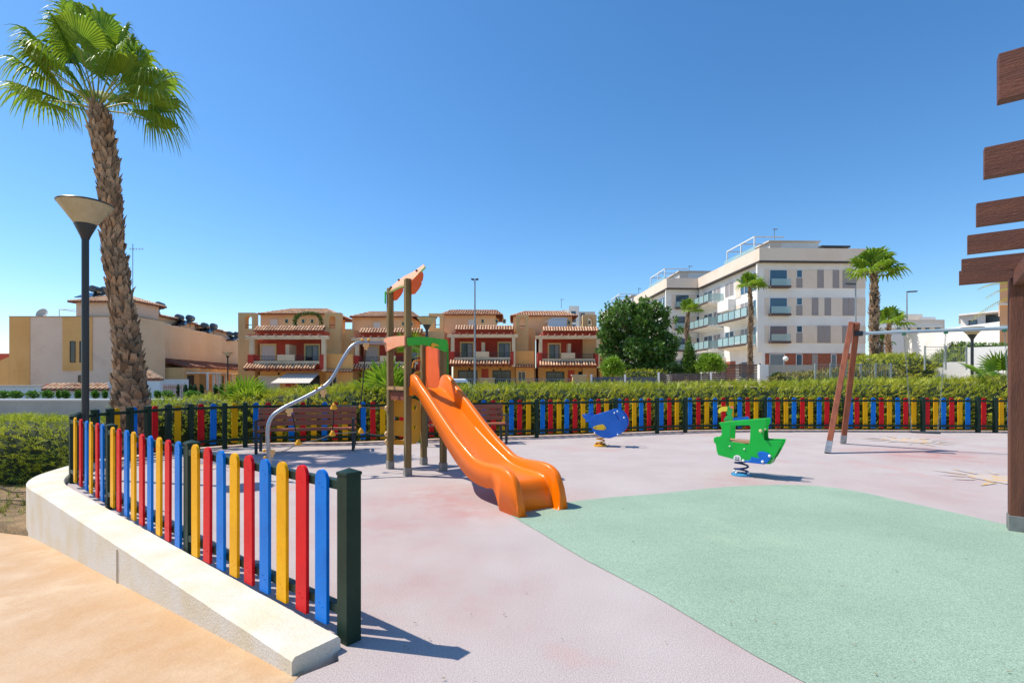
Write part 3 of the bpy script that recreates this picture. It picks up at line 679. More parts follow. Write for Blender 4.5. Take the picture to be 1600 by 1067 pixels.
for x, y in ((443,637),(451,632),(494,607),(503,603),(566,531),(576,531),(413,704),(414,715)): m.sphere(u_(x, y), .022, 10, 6)
m.build('bolt_cap', yel_p, tw, smooth=True)
# slide
M0 = (B_+D_)/2
fz = [(-.02,1.27),(.12,1.262),(.22,1.235),(.35,1.165),(.6,1.015),(1.72,.455),(1.9,.385),(2.1,.35),(2.35,.335),(2.5,.32),(2.58,.285),(2.63,.2),(2.66,.1),(2.67,.0)]
tz = [(-.02,1.36),(.02,1.43),(.10,1.465),(.2,1.465),(.3,1.42),(.42,1.335),(.6,1.225),(1.72,.562),(1.9,.485),(2.05,.46),(2.35,.46),(2.52,.455),(2.64,.42),(2.73,.34),(2.79,.2),(2.83,.0)]
bz = [(-.02,1.16),(.1,1.17),(.25,1.18),(.34,1.17),(.6,1.0),(1.6,.325),(1.76,.25),(1.95,.205),(2.2,.19),(2.34,.19),(2.40,.12),(2.46,.0),(3,.0)]
mb = MB()
def sp(t, w, z): return M0+U*t+W*w+Vector((0,0,z))
T = [-.02+2.85*k/110 for k in range(111)]
rows = []
for t in T:
    top = smooth_tab(tz, t); bot = min(smooth_tab(bz, t), top-.004); fl = smooth_tab(fz, t) if t < 2.67 else 0
    bot = max(0, bot); k = min(1, max(.0, (top-.0)/.3))
    fl = min(fl, top-.004); dpt = top-fl; flare = .018*sm((t-2.2)/.5)
    rr = []
    for s in (-1, 1):
        rr.append([sp(t, s*(.305+flare), bot), sp(t, s*(.305+flare), top-.03*k), sp(t, s*(.298+flare), top-.008*k), sp(t, s*(.285+flare), top), sp(t, s*(.245+flare), top), sp(t, s*(.232+flare*.9), top-.014*k), sp(t, s*(.222+flare*.7), lerp(fl,top,.3)), sp(t, s*(.213+flare*.5), fl+.008), sp(t, s*.195, fl)])
    rows.append(rr)
for s in (0, 1):
    n = len(mb.v)
    for rr in rows: mb.v += [tuple(v) for v in rr[s]]
    for k in range(len(T)-1):
        for i in range(8): mb.f.append((n+k*9+i, n+k*9+i+1, n+(k+1)*9+i+1, n+(k+1)*9+i))
    # inner face of the side wall below the chute
    n = len(mb.v)
    for kk, t in enumerate(T):
        b = rows[kk][s][0]; top = rows[kk][s][7]; sgn = -1 if s == 0 else 1; mb.v += [tuple(b-W*sgn*.02), tuple(Vector((b.x,b.y,max(b.z, top.z-.02)))-W*sgn*.035)]
    for k in range(len(T)-1): mb.f.append((n+2*k, n+2*k+1, n+2*k+3, n+2*k+2))
n = len(mb.v)
for kk, rr in enumerate(rows): mb.v += [tuple(rr[0][8]), tuple((rr[0][8]+rr[1][8])/2-Vector((0,0,.006))), tuple(rr[1][8])]
K = max(i for i, t in enumerate(T) if t <= 2.68)
for k in range(K):
    for i in range(2): mb.f.append((n+k*3+i, n+k*3+i+1, n+(k+1)*3+i+1, n+(k+1)*3+i))
bmw = bmesh.new()
sl = mb.build('slide_chute', orange_p, tw, smooth='all', fix=True)
bmw.from_mesh(sl.data); bmesh.ops.remove_doubles(bmw, verts=bmw.verts, dist=.0008); bmesh.ops.recalc_face_normals(bmw, faces=bmw.faces); bmw.to_mesh(sl.data); bmw.free(); sl.data.set_sharp_from_angle(angle=R_(55))
md = sl.modifiers.new('so', 'SOLIDIFY'); md.thickness = .008; md.offset = 0
m = MB(); q = B_+U*.05; m.box((q.x+.02,q.y-.0,1.38), (.03,.07,.17), yaw); m.build('slide_flange', mat('flange', '5f4038', rough=.5), tw, bevel=.008)

# benches
slat_m = mat('bench slat', 'a25a3c', '8e4b32', .55, scale=2, stretch=(1,8,8), fine=.08, fine_scale=40)
iron_m = mat('bench iron', '2c3236', rough=.5)
def bench_parts():
    t = thing('park_bench', (0,0,0), '', 'bench', 'benches along the back fence', local=True)
    for x in (-.87,.87):
        m = MB(); m.beam((x,-.22,0),(x,-.24,.64),.05,.05,(0,1,0)); m.beam((x,.16,0),(x,.27,.86),.05,.05,(0,1,0)); m.beam((x,-.2,.39),(x,.2,.39),.045,.05); m.beam((x,-.24,.62),(x,.235,.62),.05,.03)
        m.build('bench_frame', iron_m, t, bevel=.006)
    for i, y in enumerate((-.2,-.075,.05)):
        m = MB(); m.box((0,y,.435), (1.84,.11,.034)); m.build('seat_slat', slat_m, t, bevel=.008)
    for z in (.545,.665,.785):
        y = .205+(z-.5)*.155; m = MB(); m.beam((-.92,y-.03,z),(.92,y-.03,z),.034,.105,(0,.15,1)); m.build('back_slat', slat_m, t, bevel=.008)
    return t
b1 = bench_parts(); b1.location = (-4.02,10.05,0); b1.rotation_euler = (0,0,math.atan2(.253,.967)); b1['label'] = 'brown slatted bench behind the grey climbing pole'
b2 = copy_tree(b1); b2.location = (-1.02,11.15,0); b2.rotation_euler = (0,0,math.atan2(.31,.95)); b2['label'] = 'brown slatted bench half hidden behind the orange slide'

# spring riders
def coil(mb, c, r, h, turns, tr, n=64):
    pts = [Vector((c[0]+r*(1-.12*math.sin(math.pi*k/n))*math.cos(2*math.pi*turns*k/n), c[1]+r*(1-.12*math.sin(math.pi*k/n))*math.sin(2*math.pi*turns*k/n), c[2]+h*k/n)) for k in range(n+1)]
    mb.tube(pts, tr, 8)
def pline(Q, d, pts): return [unp(Q, d, x, y) for x, y in pts]
def zoomed(ox, oy, s, pts): return [(ox+x/s, oy+y/s) for x, y in pts]
ship_g = mat('ship green', '04b43c', '02ab38', .38, scale=4, fine=.03)
ship_b = mat('ship blue', '006acc', '0062c0', .38, scale=4); white_m = mat('white plastic', 'e8e8e4', rough=.4); black_m = mat('black paint', '15151a', rough=.5)
spring_b = mat('blue spring', '12306e', rough=.4); spring_y = mat('yellow spring', 'd99a14', rough=.4)
ca = R_(-38); Ld = Vector((math.cos(ca), math.sin(ca), 0)); Nd = Vector((-Ld.y, Ld.x, 0))
sc_ = Vector((3.36,7.5,0)); th_ = .022
sh = thing('spring_rider', sc_, 'green boat shaped spring rider with a parrot and blue wave, on a blue coil spring', 'spring rider')
Qn = sc_-Nd*.13
def zs(p): return zoomed(1100,620,7.11,p)
near = [(163,288),(178,283),(690,243),(692,300),(668,330),(664,400),(666,470),(676,482),(866,486),(860,520),(820,600),(775,680),(752,706),(735,745),(680,745),(600,738),(450,715),(330,692),(155,645),(140,600),(130,522),(112,508),(105,478),(113,452),(135,441),(188,441),(197,400),(196,345),(180,318)]
win1 = [(290,326),(330,322),(333,420),(318,434),(292,434)]
win2 = [(425,320),(500,312),(518,330),(508,505),(490,532),(430,515),(285,495),(335,478),(420,480)]
win2 = [(428,330),(440,318),(500,314),(517,328),(512,430),(506,510),(492,530),(440,520),(420,500),(418,420)]
def holed(name, Q, d, outer, holes, off, mt, parent, scale=None, thick=None):
    bmh = bmesh.new(); 
    def lp(pts):
        vs = [bmh.verts.new(p) for p in pts]; return [bmh.edges.new((vs[i], vs[(i+1) % len(vs)])) for i in range(len(vs))]
    es = lp(outer)
    for h in holes: es += lp(h)
    r = bmesh.ops.triangle_fill(bmh, use_beauty=True, use_dissolve=False, edges=es)
    bmh.verts.index_update(); m = MB(); n = len(bmh.verts); off = Vector(off)
    m.v = [tuple(v.co) for v in bmh.verts]+[tuple(v.co+off) for v in bmh.verts]
    m.f = [tuple(v.index for v in f.verts) for f in bmh.faces]+[tuple(v.index+n for v in f.verts) for f in bmh.faces]
    m.f += [(e.verts[0].index, e.verts[1].index, e.verts[1].index+n, e.verts[0].index+n) for e in bmh.edges if len(e.link_faces) == 1]
    bmh.free(); return m.build(name, mt, parent, bevel=.004, seg=1)
No = pline(Qn, Ld, zs(near)); Hn = [pline(Qn, Ld, zs([(292,330),(300,320),(500,314),(517,330),(512,430),(506,508),(492,532),(430,516),(286,496),(290,420)]))]
holed('side_panel', Qn, Ld, No, Hn, Nd*th_, ship_g, sh)
def shift(pts, k): return [p+Nd*k for p in pts]
holed('side_panel', Qn, Ld, shift(No, .27), [shift(h, .27) for h in Hn], Nd*th_, ship_g, sh)
lz = lambda s, z, w: sc_+Ld*s+Nd*w+Vector((0,0,z))
m = MB(); m.box(lz(.0,.50,.01), (.5,.25,.03), ca); m.build('seat', mat('seat board', 'b98a6a', rough=.7), sh)
m = MB(); m.box(lz(.28,.46,.01), (.36,.25,.025), ca); m.box(lz(.1,.33,.01), (.55,.25,.02), ca); m.build('floor_panel', ship_g, sh)
m = MB(); m.beam(lz(.44,.45,.01), lz(.40,.22,.01), .25, .02, tuple(Ld)); m.beam(lz(.20,.5,.01), lz(.2,.80,.01), .25, .02, tuple(Ld)); m.build('cross_panel', ship_g, sh)
a = unp(Qn, Ld, *zs([(635,376)])[0]); m = MB(); m.tube([a-Nd*.06, a+Nd*.36], .014, 10); hb = m.build('handle_bar', mat('pale handle', 'd8cfa8', rough=.5), sh, smooth=True)
m = MB(); m.sphere(a-Nd*.03, .024, 12, 8); m.sphere(a+Nd*.33, .024, 12, 8); m.build('handle_cap', mat('beige cap', 'd9bf8a', rough=.5), hb, smooth=True)
wave = [(595,625),(620,605),(660,603),(715,622),(748,652),(745,680),(700,738),(672,746),(560,735),(455,722),(450,704),(500,703),(525,690),(527,660),(560,672),(620,680)]
m = MB(); m.plate(shift(pline(Qn, Ld, zs(wave)), -.024), Nd*.022); m.build('wave_panel', ship_b, sh, bevel=.003)
m = MB()
for x, y in ((729,656),(652,720),(436,708)): m.sphere(unp(Qn-Nd*.03, Ld, *zs([(x, y)])[0]), .02, 12, 8)
for x, y in ((286,548),(448,580)): m.sphere(unp(Qn-Nd*.004, Ld, *zs([(x, y)])[0]), .012, 10, 6)
m.build('bolt_cap', white_m, sh, smooth=True)
# small pirate skull badge
dc = unp(Qn-Nd*.012, Ld, *zs([(370,680)])[0]); m = MB(); pts = [dc+Ld*(.052*math.cos(2*math.pi*k/24))+Vector((0,0,.047*math.sin(2*math.pi*k/24))) for k in range(24)]
m.plate(pts, -Nd*.008); bd = m.build('badge', white_m, sh)
m = MB(); f0 = dc-Nd*.0095
for sx in (-1,1): m.plate([f0+Ld*(sx*.016+.010*math.cos(t*.785))+Vector((0,0,.010+.009*math.sin(t*.785))) for t in range(8)], -Nd*.002)
m.plate([f0+Ld*x+Vector((0,0,z)) for x, z in ((-.004,-.004),(.004,-.004),(0,.004))], -Nd*.002)
for sx in (-1,1): m.beam(f0+Ld*(-.032*sx)+Vector((0,0,-.034)), f0+Ld*(.032*sx)+Vector((0,0,-.012)), .003, .007)
m.build('badge_mark', black_m, bd)
# parrot on the roof
Qm = Qn+Nd*.14; par = [(215,262),(225,240),(243,218),(262,205),(250,180),(244,150),(252,122),(272,106),(298,104),(312,120),(318,150),(312,178),(302,200),(315,215),(322,235),(318,262)]
m = MB(); m.plate(pline(Qm, Ld, zs(par)), Nd*.02); po = m.build('parrot', mat('parrot green', '2ba64a', rough=.4), sh, bevel=.003)
beak = [(262,118),(235,108),(200,110),(170,125),(155,150),(158,178),(175,186),(185,170),(205,158),(240,160),(258,156)]
m = MB(); m.plate(shift(pline(Qm, Ld, zs(beak)), -.004), Nd*.026); m.build('beak', mat('beak yellow', 'e6cf38', rough=.4), po)
m = MB(); m.plate(shift(pline(Qm, Ld, zs([(285,116),(300,106),(330,108),(326,124),(300,130)])), -.004), Nd*.026); m.build('crest', mat('coral', 'e8705c', rough=.4), po)
m = MB(); m.plate(pline(Qm, Ld, zs([(322,238),(340,230),(440,226),(480,214),(500,232),(500,250),(322,258)])), Nd*.02); m.build('tail', ship_b, po)
for nm, cl, pts in (('eye', black_m, [(280,130)]),):
    m = MB(); m.sphere(unp(Qm-Nd*.004, Ld, *zs(pts)[0]), .007, 8, 6); m.build('eye', cl, po)
m = MB(); cs = sc_; coil(m, (cs.x,cs.y,.05), .10, .29, 3.2, .0135); m.build('coil_spring', spring_b, sh, smooth=True)
m = MB(); m.lathe((cs.x,cs.y,0), [(.14,.0),(.14,.02),(.115,.035),(.0,.035)], 20); bp = m.build('base_plate', mat('teal clamp', '3c8fb8', rough=.4), sh, smooth=True)
m = MB()
for k in range(4): m.sphere((cs.x+.115*math.cos(.5+k*1.57), cs.y+.115*math.sin(.5+k*1.57), .05), .018, 8, 6)
m.build('bolt_cap', white_m, bp, smooth=True)
m = MB(); m.lathe((cs.x,cs.y,.33), [(.115,0),(.115,.02),(0,.02)], 16); m.build('top_plate', spring_b, sh)

wc = Vector((1.86,10.78,0)); wa = R_(-16); Lw = Vector((math.cos(wa), math.sin(wa), 0)); Nw = Vector((-Lw.y, Lw.x, 0))
wh = thing('spring_rider', wc, 'blue whale shaped spring rider with yellow fin, on a yellow coil spring', 'spring rider')
whale_m = mat('whale blue', '006acc', '0060c0', .36, scale=4, fine=.03)
zw = lambda p: zoomed(900,620,10.67,p)
Qw = wc-Nw*.12
wn_ = [(100,292),(112,288),(150,302),(185,298),(205,268),(225,258),(235,270),(232,300),(275,312),(345,288),(440,262),(520,238),(600,208),(680,206),(740,228),(800,285),(835,350),(850,420),(845,480),(815,545),(760,605),(700,640),(630,672),(560,690),(480,684),(400,660),(330,622),(290,580),(262,530),(248,480),(235,430),(210,395),(160,380),(120,345)]
Wo = pline(Qw, Lw, zw(wn_)); 
m = MB(); m.plate(Wo, Nw*.024); m.build('side_panel', whale_m, wh, bevel=.004)
m = MB(); m.plate([p+Nw*.26+Lw*.02 for p in Wo], Nw*.024); m.build('side_panel', whale_m, wh, bevel=.004)
m = MB()
wz = lambda s, z, w: wc+Lw*s+Nw*w+Vector((0,0,z))
m.box(wz(-.12,.52,.03), (.36,.26,.024), wa); m.build('seat', whale_m, wh)
m = MB(); m.beam(wz(.18,.50,.03), wz(.34,.66,.03), .26, .022, (0,0,1)); m.beam(wz(.0,.22,.03), wz(.0,.5,.03), .26, .02, tuple(Lw)); m.build('cross_panel', whale_m, wh)
fin = [(285,508),(305,492),(370,470),(440,457),(470,470),(505,515),(495,540),(465,548),(400,550),(330,540),(295,525)]
m = MB(); m.plate([p-Nw*.024 for p in pline(Qw, Lw, zw(fin))], Nw*.022); fo = m.build('fin', mat('fin yellow', 'f0c020', rough=.4), wh, bevel=.003)
m = MB()
for x, y in ((320,512),(480,523)): m.sphere(unp(Qw-Nw*.026, Lw, *zw([(x, y)])[0]), .014, 8, 6)
m.build('bolt_cap', mat('green cap', '1c5a38', rough=.4), fo, smooth=True)
m = MB()
for x, y in ((640,266),(690,240),(695,625),(310,600),(800,345)): m.sphere(unp(Qw-Nw*.004, Lw, *zw([(x, y)])[0]), .017, 10, 6)
m.build('bolt_cap', white_m, wh, smooth=True)
# eye groove
e0 = [(650,290),(680,320),(700,360),(720,385),(745,372)]
m = MB(); m.tube([unp(Qw-Nw*.002, Lw, *p) for p in zw(e0)], .012, 6); m.build('eye_groove', mat('deep blue', '0446a8', rough=.4), wh, smooth=True)
m = MB(); m.tube([wz(.22,.70,-.2), wz(.22,.70,.24)], .014, 10); m.build('handle_bar', whale_m, wh, smooth=True)
m = MB(); m.tube([wz(-.05,.3,-.17), wz(-.05,.3,.26)], .014, 10); m.build('foot_bar', whale_m, wh, smooth=True)
m = MB(); coil(m, (wc.x,wc.y,.04), .095, .2, 2.6, .014); m.build('coil_spring', spring_y, wh, smooth=True)
m = MB(); m.lathe((wc.x,wc.y,0), [(.14,0),(.14,.025),(.12,.04),(0,.04)], 20); bp = m.build('base_plate', spring_y, wh, smooth=True)
m = MB()
for k in range(4): m.sphere((wc.x+.115*math.cos(.5+k*1.57), wc.y+.115*math.sin(.5+k*1.57), .05), .018, 8, 6)
m.build('bolt_cap', mat('brown cap', '7a5a1c', rough=.4), bp, smooth=True)
m = MB(); m.lathe((wc.x,wc.y,.235), [(.11,0),(.11,.02),(0,.02)], 16); m.build('top_plate', spring_y, wh)

# swing
swood = mat('swing timber', '94502f', '7e4023', .6, scale=2, stretch=(7,7,.7), fine=.12, fine_scale=50, coat=.15)
shoe = mat('steel shoe', '8d9094', 'a2a4a6', .5, scale=8, metal=.5)
bar_m = mat('swing bar', 'a3b4ba', '94a6ad', .45, scale=5, metal=.2)
sw = thing('playground_swing_set', (6.63,10.47,0), 'brown timber A-frame swing with a long grey top bar', 'swing')
ap = Vector((6.95,10.4,2.52)); bd_ = Vector((.88,-.476,0)); ap2 = ap+bd_*3.75
for P0, ends, oo in ((ap, (Vector((6.0,9.74,0)), Vector((7.24,11.2,0))), -1), (ap2, (Vector((10.6,8.1,0))+Vector((-.45,-.3,0)), Vector((10.6,8.1,0))+Vector((.8,1.1,0))), 1)):
    for k, e in enumerate(ends):
        tp = P0+(e-P0).normalized()*.0+bd_*(.05*(1 if k else -1)); m = MB(); m.beam(e, tp+Vector((0,0,.03)), .135, .10, tuple(bd_)); lg = m.build('leg', swood, sw, bevel=.012)
        m = MB(); m.beam(e, e.lerp(tp, .085), .142, .106, tuple(bd_)); f_ = m.build('foot_shoe', shoe, lg, bevel=.004)
        m = MB(); 
        for s in (.03,.06): m.sphere(e.lerp(tp, s)+Vector((-.03,-.06,0)), .012, 8, 6)
        m.build('bolt', bolt_m, f_, smooth=True)
a0 = unp(ap, bd_, 1345, 521); a1 = a0+bd_*3.55
m = MB(); m.tube([a0-bd_*.02, a0+bd_*1.7, a1], .033, 14); m.build('top_bar', bar_m, sw, smooth=True)
m = MB(); m.box((a0.x-.03,a0.y+.02,a0.z), (.14,.09,.10), math.atan2(bd_.y,bd_.x)); m.build('bar_bracket', mat('bracket', '23282c', rough=.5), sw, bevel=.01)
chain_m = mat('chain steel', '8c9391', rough=.45, metal=.6)
rub = mat('black rubber seat', '2c333b', rough=.7)
def swing_seat(t0, t1, zsx, label):
    c = a0+bd_*((t0+t1)/2); t = thing('hanging_swing', (c.x,c.y,zsx), label, 'swing', 'seats hanging from the swing bar')
    half = .2
    m = MB(); m.box((c.x,c.y,zsx), (.46,.17,.028), math.atan2(bd_.y,bd_.x)); m.build('seat', rub, t, bevel=.01)
    for s, tt in ((-1,t0),(1,t1)):
        top = a0+bd_*tt+Vector((0,0,-.03)); bot = c+bd_*(s*half); bot.z = zsx; m = MB(); n = 46
        for k in range(n):
            p = top.lerp(bot, k/n); q = top.lerp(bot, (k+.9)/n); o = Vector((.008,.004,0)) if k % 2 else Vector((-.004,.008,0))
            m.tube([p-o, q-o], .0035, 4); m.tube([p+o, q+o], .0035, 4)
        m.build('chain', chain_m, t)
        m = MB(); m.box((top.x,top.y,top.z-.01), (.06,.07,.05), math.atan2(bd_.y,bd_.x)); m.build('hanger', mat('green hanger', '2e6a4c', rough=.5), t, bevel=.01)
swing_seat(.70, 1.34, .385, 'black flat swing seat on chains in front of the back fence')
swing_seat(2.17, 2.75, .385, 'swing seat mostly hidden behind the pergola post')

# pergola
pg_m = mat('pergola timber', '6e3f2b', '5a3222', .65, scale=2.2, stretch=(1.2,1.2,9), lo=.35, hi=.7, fine=.15, fine_scale=45, bump=.4, bump_scale=16, stain='b39a84', stain_scale=30, stain_lo=.69, stain_hi=.76)
pgv = mat('pergola post timber', '6e3f2b', '5a3222', .65, scale=2.2, stretch=(7,7,.8), fine=.15, fine_scale=45, bump=.4, bump_scale=16, stain='c0a890', stain_scale=30, stain_lo=.70, stain_hi=.76)
pe = thing('pergola', (4.66,4.72,0), 'brown timber pergola with jutting rafters at the right edge', 'pergola')
V = Vector((.79,-.613,0)); TD = Vector((.63,.776,0))
tips = [Vector((1.745,1.84,0)), Vector((2.355,2.556,0)), Vector((3.046,3.36,0)), Vector((3.646,4.10,0)), Vector((4.31,4.91,0)), Vector((4.75,5.44,0))]
for i, p in enumerate(tips):
    z = 2.475; h = .165 if i == 0 else .148
    m = MB(); m.beam(p+Vector((0,0,z)), p+V*3.4+Vector((0,0,z)), .052, h); m.build('rafter', pg_m, pe, bevel=.002, seg=1)
px0 = Vector((4.70,4.75,0))
for pc in (px0, tips[0]+V*.42-TD*.1):
    m = MB(); m.box((pc.x,pc.y,1.19), (.135,.135,2.30), math.atan2(V.y,V.x)); po = m.build('post', pgv, pe, bevel=.01)
    m = MB(); m.box((pc.x,pc.y,.07), (.15,.15,.15), math.atan2(V.y,V.x)); m.build('post_shoe', mat('grey shoe', '83827f', '74726e', .6, scale=12, metal=.3), po, bevel=.006)
m = MB(); m.beam(px0-TD*.02+Vector((0,0,2.33)), tips[0]+V*.42-TD*.2+Vector((0,0,2.33)), .09, .14); m.build('beam', pg_m, pe, bevel=.008)
m = MB(); m.beam(px0+V*.03+Vector((0,0,1.93)), px0+V*.62+Vector((0,0,2.40)), .07, .09); m.build('brace', pg_m, pe, bevel=.006)
# ================================================================== BUILDINGS
ochre = mat('ochre render', 'e0b47c', 'd8aa74', .9, scale=.6, fine=.05, fine_scale=12, bump=.2, bump_scale=20)
ochre_d = mat('orange render', 'ecb06a', 'e4a660', .9, scale=.6, fine=.05, fine_scale=12)
peach = mat('peach render', 'e9bd92', 'e2b285', .9, scale=.5, fine=.04, fine_scale=12)
redw = mat('dark red render', 'c65844', 'bb4e3a', .9, scale=.6, fine=.05, fine_scale=12)
redb = mat('bright red render', 'bb4132', 'b03a2c', .9, scale=.6)
cream = mat('cream stone', 'e2c9a6', 'd8bd98', .85, scale=1.5, fine=.05, fine_scale=12)
frame_y = mat('yellow cream surround', 'e8cc8c', rough=.85)
tile_m = mat('roof tile', 'cf9a72', 'e2bf98', .85, scale=2.5, lo=.35, hi=.62, island=.22, stain='8a5a44', stain_scale=3, stain_lo=.55, stain_hi=.7)
tile_b = mat('tile bed', '7c4434', rough=.95)
glass = mat('dark window glass', '1c2630', rough=.08, spec=.7)
glass2 = mat('blue window glass', '39566a', rough=.08, spec=.8)
shut = mat('white shutter', 'd6cfc6', 'ccc5bc', .6, scale=4, stretch=(1,1,12))
shut_g = mat('grey shutter', '9a9290', '8f8886', .6, scale=3, stretch=(1,1,14))
alu = mat('dark aluminium', '2a2a2c', rough=.4); iron = mat('black railing', '232326', rough=.5)
white_w = mat('white render', 'e9e6e0', 'dfdbd4', .85, scale=.4, fine=.03, fine_scale=10, stain='cfc8bc', stain_scale=.9, stain_lo=.6, stain_hi=.8)
grey_w = mat('grey render', 'b4ada2', 'a69f94', .9, scale=1, fine=.05, fine_scale=14)
def tiles(name, q, parent, mt=None, sp=.27, r=.085):
    # q: eaveL, eaveR, topR, topL ; half round cover tiles running up the slope
    eL, eR, tR, tL = [Vector(v) for v in q]; L = (eR-eL).length; n = max(2, int(L/sp)); up0 = ((tL+tR)/2-(eL+eR)/2).normalized(); ud = (eR-eL).normalized()
    nrm = ud.cross(up0).normalized(); 
    if nrm.z < 0: nrm = -nrm
    b = MB(); b.add([eL, eR, tR, tL], [(0,1,2,3)]); b.add([v-Vector((0,0,.09)) for v in (eL,eR,tR,tL)], [(3,2,1,0)])
    for a, c in ((0,1),(1,2),(2,3),(3,0)):
        qq = [eL,eR,tR,tL]; b.add([qq[a], qq[c], qq[c]-Vector((0,0,.09)), qq[a]-Vector((0,0,.09))], [(0,1,2,3)])
    bo = b.build('roof_slab', tile_b, parent)
    m = MB(); dL = (tL-eL); dR = (tR-eR); sL = dL.dot(ud); sR = dR.dot(ud); H = (dL-ud*sL).length
    for k in range(n):
        u = L*(k+.5)/n; s = H
        if sL > 0 and u < sL: s = H*u/sL
        if sR < 0 and u > L+sR: s = min(s, H*(L-u)/(-sR))
        if s < .12: continue
        p0 = eL+ud*u; d = up0 if abs((dL-ud*sL).length) < 1e-6 else (dL-ud*sL).normalized(); rows = max(1, int(s/.42)); vs = []
        for i in range(rows):
            a = p0+d*(s*i/rows)-d*.04+nrm*.03; c = p0+d*(s*(i+1)/rows)+nrm*.0; st = len(m.v)
            for P_, rr in ((a, r*1.1), (c, r*.9)):
                for t in range(5): an = math.pi*t/4; m.v.append(tuple(P_+ud*(rr*math.cos(an))+nrm*(rr*math.sin(an))))
            for t in range(4): m.f.append((st+t, st+t+1, st+t+6, st+t+5))
            m.f.append((st, st+1, st+2, st+3, st+4))
    m.build('roof_tiles', mt or tile_m, bo, fix=False); return bo
def hip_roof(x0, x1, y0, y1, ze, h, inset, parent):
    ym = (y0+y1)/2; a, b, c, d = (x0,y0,ze), (x1,y0,ze), (x1,y1,ze), (x0,y1,ze); r0 = (x0+inset, ym, ze+h); r1 = (x1-inset, ym, ze+h)
    tiles('r', (a, b, r1, r0), parent); tiles('r', (c, d, r0, r1), parent)
    tiles('r', (b, c, r1, r1), parent); tiles('r', (d, a, r0, r0), parent)
def window(parent, x0, x1, y, z0, z1, gm=None, fr=None, name='window', w=.06, mull=True, t=.05):
    m = MB(); m.b2(x0-w, x1+w, y-t, y, z0-w, z0); m.b2(x0-w, x1+w, y-t, y, z1, z1+w); m.b2(x0-w, x0, y-t, y, z0, z1); m.b2(x1, x1+w, y-t, y, z0, z1)
    if mull: m.b2((x0+x1)/2-.03, (x0+x1)/2+.03, y-t*.8, y, z0, z1)
    o = m.build(name, fr or alu, parent); g = MB(); g.b2(x0, x1, y-.02, y+.02, z0, z1); g.build('pane', gm or glass, o); return o
def house(base, k, s, o, label, awn=False, towers='LR', shutL=True, wide_roof=(402,522,433,498), cab=False):
    Y0 = 48/s; hx = lambda x: base+(x-388)*k; hyy = lambda y: 593-(593-y)*s-o
    X = lambda x, Y=Y0: (hx(x)-CX)/F*Y; Z = lambda y, Y=Y0: CH-(hyy(y)-HY)/F*Y
    def pb(m, x0, x1, y0, y1, Y, dp): m.b2(X(x0,Y), X(x1,Y), Y, Y+dp, Z(y1,Y), Z(y0,Y)); return m
    zb = -.6
    t = thing('terraced_house', (X(444), Y0+4, zb), label, 'house', 'red and ochre terraced houses')
    m = MB(); Y1 = Y0+2.0
    m.b2(X(390), X(508), Y1, Y0+9.5, zb, Z(577)); m.build('ground_floor_wall', ochre_d, t)
    m = MB(); m.b2(X(392), X(505), Y1+.25, Y0+9.4, Z(577), Z(517,Y0)); m.build('red_wall', redw, t)
    m = MB(); m.b2(X(398), X(505), Y0+.35, Y0+2.2, Z(524), Z(515.5)); m.build('red_band', redw, t)
    m = MB(); m.b2(X(397), X(506), Y0+.2, Y0+4.9, Z(516.5), Z(516.5)+.06); m.build('terrace_slab', cream, t)
    tiles('s', ((X(397),Y0-.15,Z(516.4)),(X(505.5),Y0-.15,Z(516.4)),(X(505.5),Y0+.6,Z(508.5)),(X(397),Y0+.6,Z(508.5))), t)
    m = MB(); m.b2(X(397),X(505.5),Y0+.6,Y0+.8,Z(516),Z(509.4)); m.build('parapet', ochre, t)
    m = MB(); pb(m, 383, 513, 524.5, 530, Y0-.45, .35); m.build('pergola_beam', cream, t, bevel=.03)
    m = MB(); N = 9
    for i in range(N):
        x = lerp(393, 501, i/(N-1)); m.beam((X(x), Y0-.7, Z(523.6)), (X(x), Y0+2.1, Z(523.6)), .13, .16)
    m.build('rafter', mat('pink beam', 'c98a78', rough=.8), t)
    for x0, x1 in ((389.5,396),(502,508.5)):
        m = MB(); pb(m, x0, x1, 530, 580, Y0-.42, .32); m.build('column', cream, t, bevel=.02)
    # doors and windows of the first floor
    Yw = Y1+.24
    for (x0, x1, sh_) in ((409,430,shutL),(478,498,False)):
        m = MB(); xa, xb, zt_, z0 = X(x0-2.5,Yw), X(x1+2.5,Yw), Z(537,Yw), Z(566,Yw)
        m.b2(xa, xb, Yw-.1, Yw, zt_-.18, zt_); m.b2(xa, xa+.16, Yw-.08, Yw, z0, zt_-.18); m.b2(xb-.16, xb, Yw-.08, Yw, z0, zt_-.18)
        fo = m.build('door_surround', frame_y, t)
        if sh_:
            m = MB(); m.b2(xa+.16, xb-.16, Yw-.04, Yw, z0, zt_-.18); m.build('shutter', shut, fo)
        else:
            w = window(fo, xa+.2, xb-.2, Yw-.02, z0, zt_-.22, glass, alu, 'sliding_door', .04)
            m = MB(); m.b2(lerp(xa,xb,.55), xb-.25, Yw-.05, Yw-.045, z0+.05, zt_-.25); m.build('curtain', mat('grey curtain', '9aa3a4', rough=.9), w)
    m = MB(); pb(m, 446, 452, 538, 560, Yw-1.6, 1.6); m.build('party_wall', cream, t)
    # balcony
    for x0, x1 in ((386.5,396),(499,505)):
        m = MB(); pb(m, x0, x1, 554, 577, Y0-.5, 1.2); m.build('balcony_end_wall', redb, t, bevel=.02)
    m = MB(); pb(m, 388, 504, 564, 568, Y0-.45, 2.7); m.build('balcony_slab', cream, t)
    m = MB(); pb(m, 433, 460, 554, 565, Y0-.45, .2); m.build('balcony_parapet', cream, t, bevel=.02)
    m = MB()
